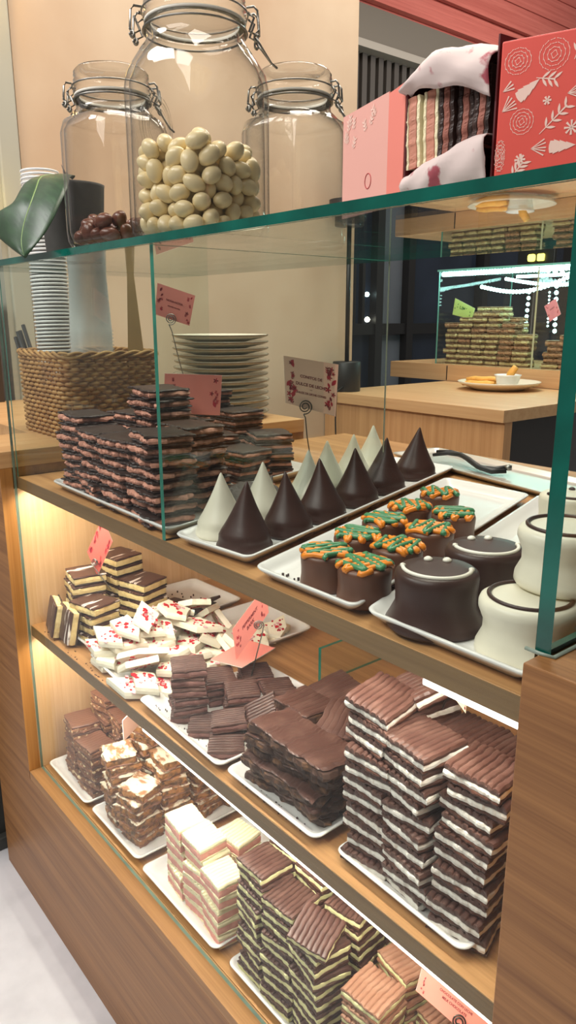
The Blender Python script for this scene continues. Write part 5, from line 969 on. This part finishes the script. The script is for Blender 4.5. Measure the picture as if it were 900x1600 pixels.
for k in range(9):
    o = link(bpy.data.objects.new('tall_clear_cup', tallm)); o.location = (-1.402, .205, BZ0 + .145 + k * .0068); 
    o.rotation_euler = (0, 0, k); tag(o, 'tall clear cup upside down in the short rimmed stack', 'cup', 'tall cups nested upside down')
# crate that lifts the tall cups inside the basket
solo('cup_box', MB().box(-1.448, -1.356, .155, .252, BZ0 + .0065, BZ0 + .144, 0, .002), plain('brown_cup_box', srgb(150, 116, 74), rough=.7), 'brown card box inside the basket under tall clear cups', 'box', (-1.402, .205, BZ0))
for k, (x, y, tx, ty, h) in enumerate(((-1.548, .150, .10, -.34, .19), (-1.545, .158, .12, -.30, .20), (-1.549, .166, .10, -.36, .205), (-1.543, .174, .12, -.31, .215))):
    M = Matrix.Translation((x, y, BZ0 + .008)) @ Euler((tx, ty, 0)).to_matrix().to_4x4()
    o = obj('drinking_straw', MB().lathe([(.0042, 0), (.0042, h), (.0034, h), (.0034, 0), (.0042, 0)], 12), BLACK, None, local=True); o.matrix_world = M
    tag(o, 'dark drinking straw leaning out of the basket, %s' % ('outermost', 'second', 'third', 'innermost')[k] + ' of four', 'straw', 'dark straws in the basket')
m = MB(); bp = [(-1.372, .268), (-1.334, .292)]
m.add([(-1.376, .262, BZ0 + .008), (-1.334, .296, BZ0 + .008), (-1.345, .300, BZ0 + .008), (-1.384, .272, BZ0 + .008), (-1.362, .272, 1.43), (-1.360, .274, 1.43), (-1.362, .276, 1.43), (-1.364, .274, 1.43)], [(0, 1, 5, 4), (1, 2, 6, 5), (2, 3, 7, 6), (3, 0, 4, 7), (0, 3, 2, 1), (4, 5, 6, 7)])
solo('paper_cone', m, KRAFT, 'tall brown paper cone standing at the basket end', 'paper cone', (-1.36, .28, BZ0))
# ------------------------------------------------------------------ plate stack
pm = MB().lathe([(0, 0), (.060, 0), (.066, .002), (.098, .0085), (.1085, .0125), (.111, .0150), (.1105, .0165), (.1075, .0160), (.095, .0115), (.062, .0062), (0, .0058)], 56)
pm.m = [1 if (8 * 0 + 56 * 4 <= i < 56 * 7) else 0 for i in range(len(pm.f))]
pme = pm.mesh('stoneware_plate', [STONEWARE, RIMCOL])
for k in range(13):
    o = link(bpy.data.objects.new('stoneware_plate', pme)); o.location = (-1.455 + R.uniform(-.002, .002), .548 + R.uniform(-.002, .002), 1.0447 + k * .0144); o.rotation_euler = (0, 0, k)
    tag(o, 'beige stoneware plate, %s in the stack beside the basket' % ORD[12 - k], 'plate', 'stoneware plates in the stack')

# ------------------------------------------------------------------ back counter, lamp, snack plate
bc = thing('back_counter', 'oak counter behind with black end, below the lit display', 'counter', (-1.72, 1.9, FZ))
obj('counter_top', MB().box(-2.132, -1.315, 1.478, 2.215, .962, 1.0, 0, .001), W_backtop, bc)
obj('front_panel', MB().box(-2.13, -1.339, 1.492, 1.51, FZ, .962), W_back, bc)
obj('corner_post', MB().box(-1.339, -1.318, 1.490, 1.53, FZ, .962), W_back, bc)
obj('end_panel', MB().box(-1.345, -1.325, 1.53, 2.8, FZ, .96), plain('black_end_panel', srgb(40, 36, 36), rough=.4), bc, label='dark end panel of the counter')
lt = thing('table_lamp', 'black lamp with cylinder base and thin pole by the wall', 'lamp', (-2.07, 1.545, 1.0))
obj('base', MB().lathe([(0, 0), (.052, 0), (.053, .002), (.053, .108), (.051, .111), (0, .111)], 40, (-2.07, 1.545, 1.0)), BLACK, lt)
obj('pole', MB().tube([(-2.07, 1.545, 1.11), (-2.07, 1.545, 1.62)], .0085, 12), BLACK, lt)
obj('shade', MB().lathe([(.012, 1.60), (.06, 1.61), (.075, 1.68), (.073, 1.68), (.058, 1.612), (.012, 1.603)], 30, (-2.07, 1.545, 0)), BLACK, lt)
obj('power_cord', MB().tube([(-2.04, 1.50, 1.02), (-2.05, 1.482, 1.006), (-2.05, 1.474, .99), (-2.052, 1.474, .9), (-2.045, 1.474, .75), (-2.05, 1.474, .6)], .003, 6), BLACK, lt)
pp = (-1.735, 2.045, 1.0)
solo('snack_plate', MB().lathe([(0, 0), (.09, 0), (.10, .004), (.150, .024), (.158, .032), (.155, .033), (.146, .028), (.098, .010), (0, .008)], 56, pp), STONEWARE, 'wide stoneware plate of snacks on the back counter', 'plate', pp)
for k, (dx, dy, dz, a) in enumerate(((-.075, -.03, .02, .1), (-.070, .0, .020, .06), (-.06, .03, .020, -.05), (-.068, -.012, .036, .12))):
    b = Vector(pp) + Vector((dx, dy, dz)); u = Vector((math.cos(a), math.sin(a), .05)) * .07
    solo('fried_snack', MB().tube([b - u, b - u * .5 + Vector((0, 0, .003)), b, b + u * .5 + Vector((0, 0, .002)), b + u], [.008, .0105, .011, .0105, .008], 8), plain('golden_snack_%d' % k, srgb(232, 172, 84), rough=.6, var=.15, scale=60, bump=.4), 'golden fried stick on the snack plate, %s' % ('front one', 'second one', 'rear one', 'one lying on top')[k], 'fried snack', tuple(b), 'golden snacks on the plate')
bo_ = (pp[0] + .052, pp[1] - .02, pp[2] + .0095)
solo('sauce_cup', MB().lathe([(0, 0), (.034, 0), (.037, .004), (.047, .046), (.050, .048), (.050, .052), (.046, .052), (.036, .010), (0, .008)], 32, bo_), PORC, 'small white dip cup standing on the snack plate', 'cup', bo_)
b = Vector(bo_) + Vector((.012, .0, .056)); solo('fried_snack', MB().tube([b + Vector((-.014, 0, -.036)), b, b + Vector((.018, .004, .026))], [.011, .015, .012], 10), plain('golden_nugget', srgb(230, 168, 76), rough=.6, var=.15, scale=60, bump=.4), 'golden fried piece dipped upright in the white cup', 'fried snack', tuple(b), 'golden snacks on the plate')

# ------------------------------------------------------------------ lit display across the room
dc = thing('lit_display_case', 'glass display with bright led strings on the back counter', 'display case', (-1.7, 2.5, 1.0))
obj('plinth', MB().box(-2.47, -1.30, 2.22, 2.82, 1.0004, 1.072, 0, .001), W_backtop, dc)
obj('plinth_joint', MB().box(-2.133, -2.129, 2.218, 2.222, 1.004, 1.066), BLACK, dc)
G_far = glass('far_glass', (.96, .985, .975, 1))
G_fe = plain('far_glass_edge', srgb(120, 190, 178), rough=.2)
obj('front_pane', MB().pane(-2.21, -1.35, 2.232, 2.238, 1.072, 1.466), [G_far, G_fe], dc)
obj('side_pane', MB().pane(-2.215, -2.209, 2.24, 2.78, 1.072, 1.466), [G_far, G_fe], dc)
obj('divider_pane', MB().pane(-1.728, -1.720, 2.241, 2.70, 1.072, 1.464), [G_far, plain('pale_glass_edge', srgb(206, 204, 170), rough=.2)], dc)
obj('top_pane', MB().pane(-2.22, -1.34, 2.23, 2.79, 1.466, 1.474), [G_far, G_fe], dc)
LEDC = emitter('led_string', (.55, 1, .95, 1), 14)
m = MB()
def beads(pts, r, step=.016):
    for a, b in zip(pts, pts[1:]):
        a, b = Vector(a), Vector(b); k = max(1, int((b - a).length / step))
        for i in range(k): m.lathe([(0, -r), (r * .8, -r * .6), (r, 0), (r * .8, r * .6), (0, r)], 6, a.lerp(b, i / k))
beads([(-2.20, 2.25, 1.455), (-1.36, 2.25, 1.455)], .0105, .014)
cat = lambda a, b, sag, n=14: [tuple(Vector(a).lerp(Vector(b), i / n) + Vector((0, 0, -sag * math.sin(PI * i / n)))) for i in range(n + 1)]
beads(cat((-2.12, 2.42, 1.405), (-1.62, 2.36, 1.445), .045), .009, .015); beads(cat((-2.19, 2.70, 1.45), (-1.50, 2.5, 1.43), .03), .0085, .016); beads(cat((-1.72, 2.30, 1.452), (-1.36, 2.42, 1.40), .01), .0105, .014)
beads([(-1.93, 2.5, 1.38), (-1.935, 2.5, 1.20)], .0085, .024); beads([(-1.80, 2.5, 1.40), (-1.79, 2.5, 1.19)], .0095, .026); beads([(-1.905, 2.62, 1.38), (-1.9, 2.62, 1.22)], .005, .016)
m.box(-2.19, -1.36, 2.262, 2.274, 1.450, 1.460).box(-2.0, -1.36, 2.50, 2.512, 1.440, 1.452)
obj('led_string', m, LEDC, dc, label='bright cyan white led bead strings')
FP = two_tone('pale_layered_biscuit', srgb(224, 206, 150), srgb(176, 142, 98), 60, .45, .7, rough=.7, stretch=(1, 1, 6), bump=.3)
FPD = plain('biscuit_crust', srgb(128, 96, 66), rough=.7, var=.25, scale=50)
FB = two_tone('brown_layered_biscuit', srgb(196, 150, 112), srgb(128, 88, 66), 60, .45, .7, rough=.7, stretch=(1, 1, 4), bump=.3)
FS = []
for s in range(4):
    a = MB()
    for z0, z1, mt, k_ in ((0, .006, 1, .97), (.006, .017, 0, 1), (.017, .0218, 1, .98)):
        b_ = layer_mesh(.066 * k_, .06 * k_, z0, z1, 300 + s * 7 + mt, 0, jag=.003, nx=12, ny=8); a.add(b_.v, b_.f, mt)
    FS.append((a.mesh('biscuit_slab', [FP, FPD]), a.mesh('biscuit_slab', [FB, FPD])))
def far_col(x, y, n, wh, brown=0, tilt=0):
    for k in range(n):
        o = link(bpy.data.objects.new('biscuit_slab', FS[R.randrange(4)][1 if R.random() < brown else 0]))
        o.location = (x + R.uniform(-.006, .006), y + R.uniform(-.006, .006), 1.0722 + k * .0224); o.rotation_euler = (0, 0, R.uniform(-.3, .3) + tilt)
        tag(o, 'pale biscuit slab, %s in the %s of the lit case' % (ORD[n - 1 - k] if n > 1 else 'single', wh), 'biscuit slab', 'biscuit slabs in the lit case')
for i, (x, y, n) in enumerate(((-2.165, 2.31, 8), (-2.093, 2.31, 9), (-2.021, 2.31, 10), (-1.949, 2.31, 10), (-1.877, 2.31, 8), (-1.805, 2.31, 6))): far_col(x, y, n, ('first', 'second', 'third', 'fourth', 'fifth', 'sixth')[i] + ' front column', .15)
for i, (x, y, n) in enumerate(((-2.13, 2.385, 10), (-2.055, 2.385, 11), (-1.98, 2.385, 11), (-1.90, 2.385, 9))): far_col(x, y, n, ('first', 'second', 'third', 'fourth')[i] + ' rear column', .2)
for i, (x, y, n) in enumerate(((-1.67, 2.31, 5), (-1.60, 2.31, 6), (-1.52, 2.31, 5), (-1.62, 2.385, 8), (-1.54, 2.385, 9), (-1.45, 2.33, 7))): far_col(x, y, n, ('first', 'second', 'third', 'fourth', 'fifth', 'sixth')[i] + ' brown column', .85, .2)
price_card('yellow green card leaning on biscuit slabs in the lit case', [(-2.155, 2.28, 1.355), (-2.06, 2.30, 1.31), (-2.075, 2.30, 1.265), (-2.165, 2.28, 1.285)], [('LIMA', .4, .1)], plain('lime_card', srgb(206, 226, 130), rough=.6), seed=15, deco=6, ink=plain('green_ink', srgb(70, 110, 50)), ink2=plain('green_ink_light', srgb(110, 150, 70)))
price_card('pink card tilted among brown slabs in the lit case', [(-1.735 + .03, 2.268, 1.315), (-1.66, 2.272, 1.345), (-1.632, 2.272, 1.285), (-1.675, 2.268, 1.255)], [('COCO', .4, .1)], plain('rose_card', srgb(246, 150, 160), rough=.6), seed=16, deco=6)
sg = thing('lit_sign', 'small glowing yellow sign far behind the lit case', 'sign', (-2.25, 2.98, 1.56))
obj('sign_back', MB().box(-2.34, -2.13, 3.0, 3.02, 1.50, 1.62, 0, .004), BLACK, sg)
YEL = emitter('yellow_sign_glow', (1, .86, .12, 1), 4)
for x0, x1 in ((-2.275, -2.235), (-2.222, -2.182)): obj('glowing_letter', MB().box(x0, x1, 2.988, 3.0, 1.545, 1.58, 0, .010 if x0 < -2.23 else .006), YEL, sg)
obj('sign_post', MB().tube([(-2.235, 3.01, FZ), (-2.235, 3.01, 1.51)], .012, 8), BLACK, sg)

# ------------------------------------------------------------------ light
def area(name, loc, to, sx, sy, e, col):
    l = bpy.data.lights.new(name, 'AREA'); l.shape = 'RECTANGLE'; l.size = sx; l.size_y = sy; l.energy = e; l.color = col
    o = bpy.data.objects.new(name, l); COL.objects.link(o); o.location = loc; o.rotation_euler = (Vector(to) - Vector(loc)).to_track_quat('-Z', 'Y').to_euler(); return o
w = bpy.data.worlds.new('room_light'); SC.world = w; w.use_nodes = True
w.node_tree.nodes['Background'].inputs[0].default_value = (1, .93, .86, 1); w.node_tree.nodes['Background'].inputs[1].default_value = .14
area('overhead_fill', (-.6, -1.6, 3.0), (-.6, -.6, .4), 1.6, 1.2, 46, (1, .94, .88))
area('overhead_fill', (-1.0, .6, 3.1), (-1.1, .6, 1), 1.4, .8, 42, (1, .90, .78))
area('overhead_fill', (-1.9, 2.0, 3.0), (-1.9, 2.0, 1), .8, .8, 22, (1, .92, .82))
area('overhead_fill', (-1.6, 3.4, 2.6), (-3.0, 3.4, 3.0), .8, .6, 15, (1, .93, .85))  # fill added to brighten the pink boards, no lamp known there
area('overhead_fill', (-1.9, -1.2, 2.9), (-1.9, -.6, .1), .8, .6, 30, (1, .97, .95))
for zz, n, e in ((S1 - .0235, 'upper', 3.1), (SM - .0225, 'lower', 2.5)):
    l = area('shelf_light', (-.78, .012, zz), (-.78, .09, zz - .2), 1.0, .010, e, (1, .92, .80))
    l = area('shelf_light', (-1.20, .05, zz), (-1.25, .09, zz - .2), .14, .02, e * .09, (1, .84, .60))
SC.cycles.max_bounces = 10; SC.cycles.transparent_max_bounces = 40; SC.cycles.glossy_bounces = 5; SC.cycles.diffuse_bounces = 4
SC.cycles.caustics_reflective = False; SC.cycles.caustics_refractive = False; SC.cycles.sample_clamp_indirect = 4
SC.cycles.use_denoising = True
SC.view_settings.view_transform = 'Standard'; SC.view_settings.look = 'None'; SC.view_settings.gamma = 1; SC.view_settings.exposure = 0; SC.view_settings.use_curve_mapping = False
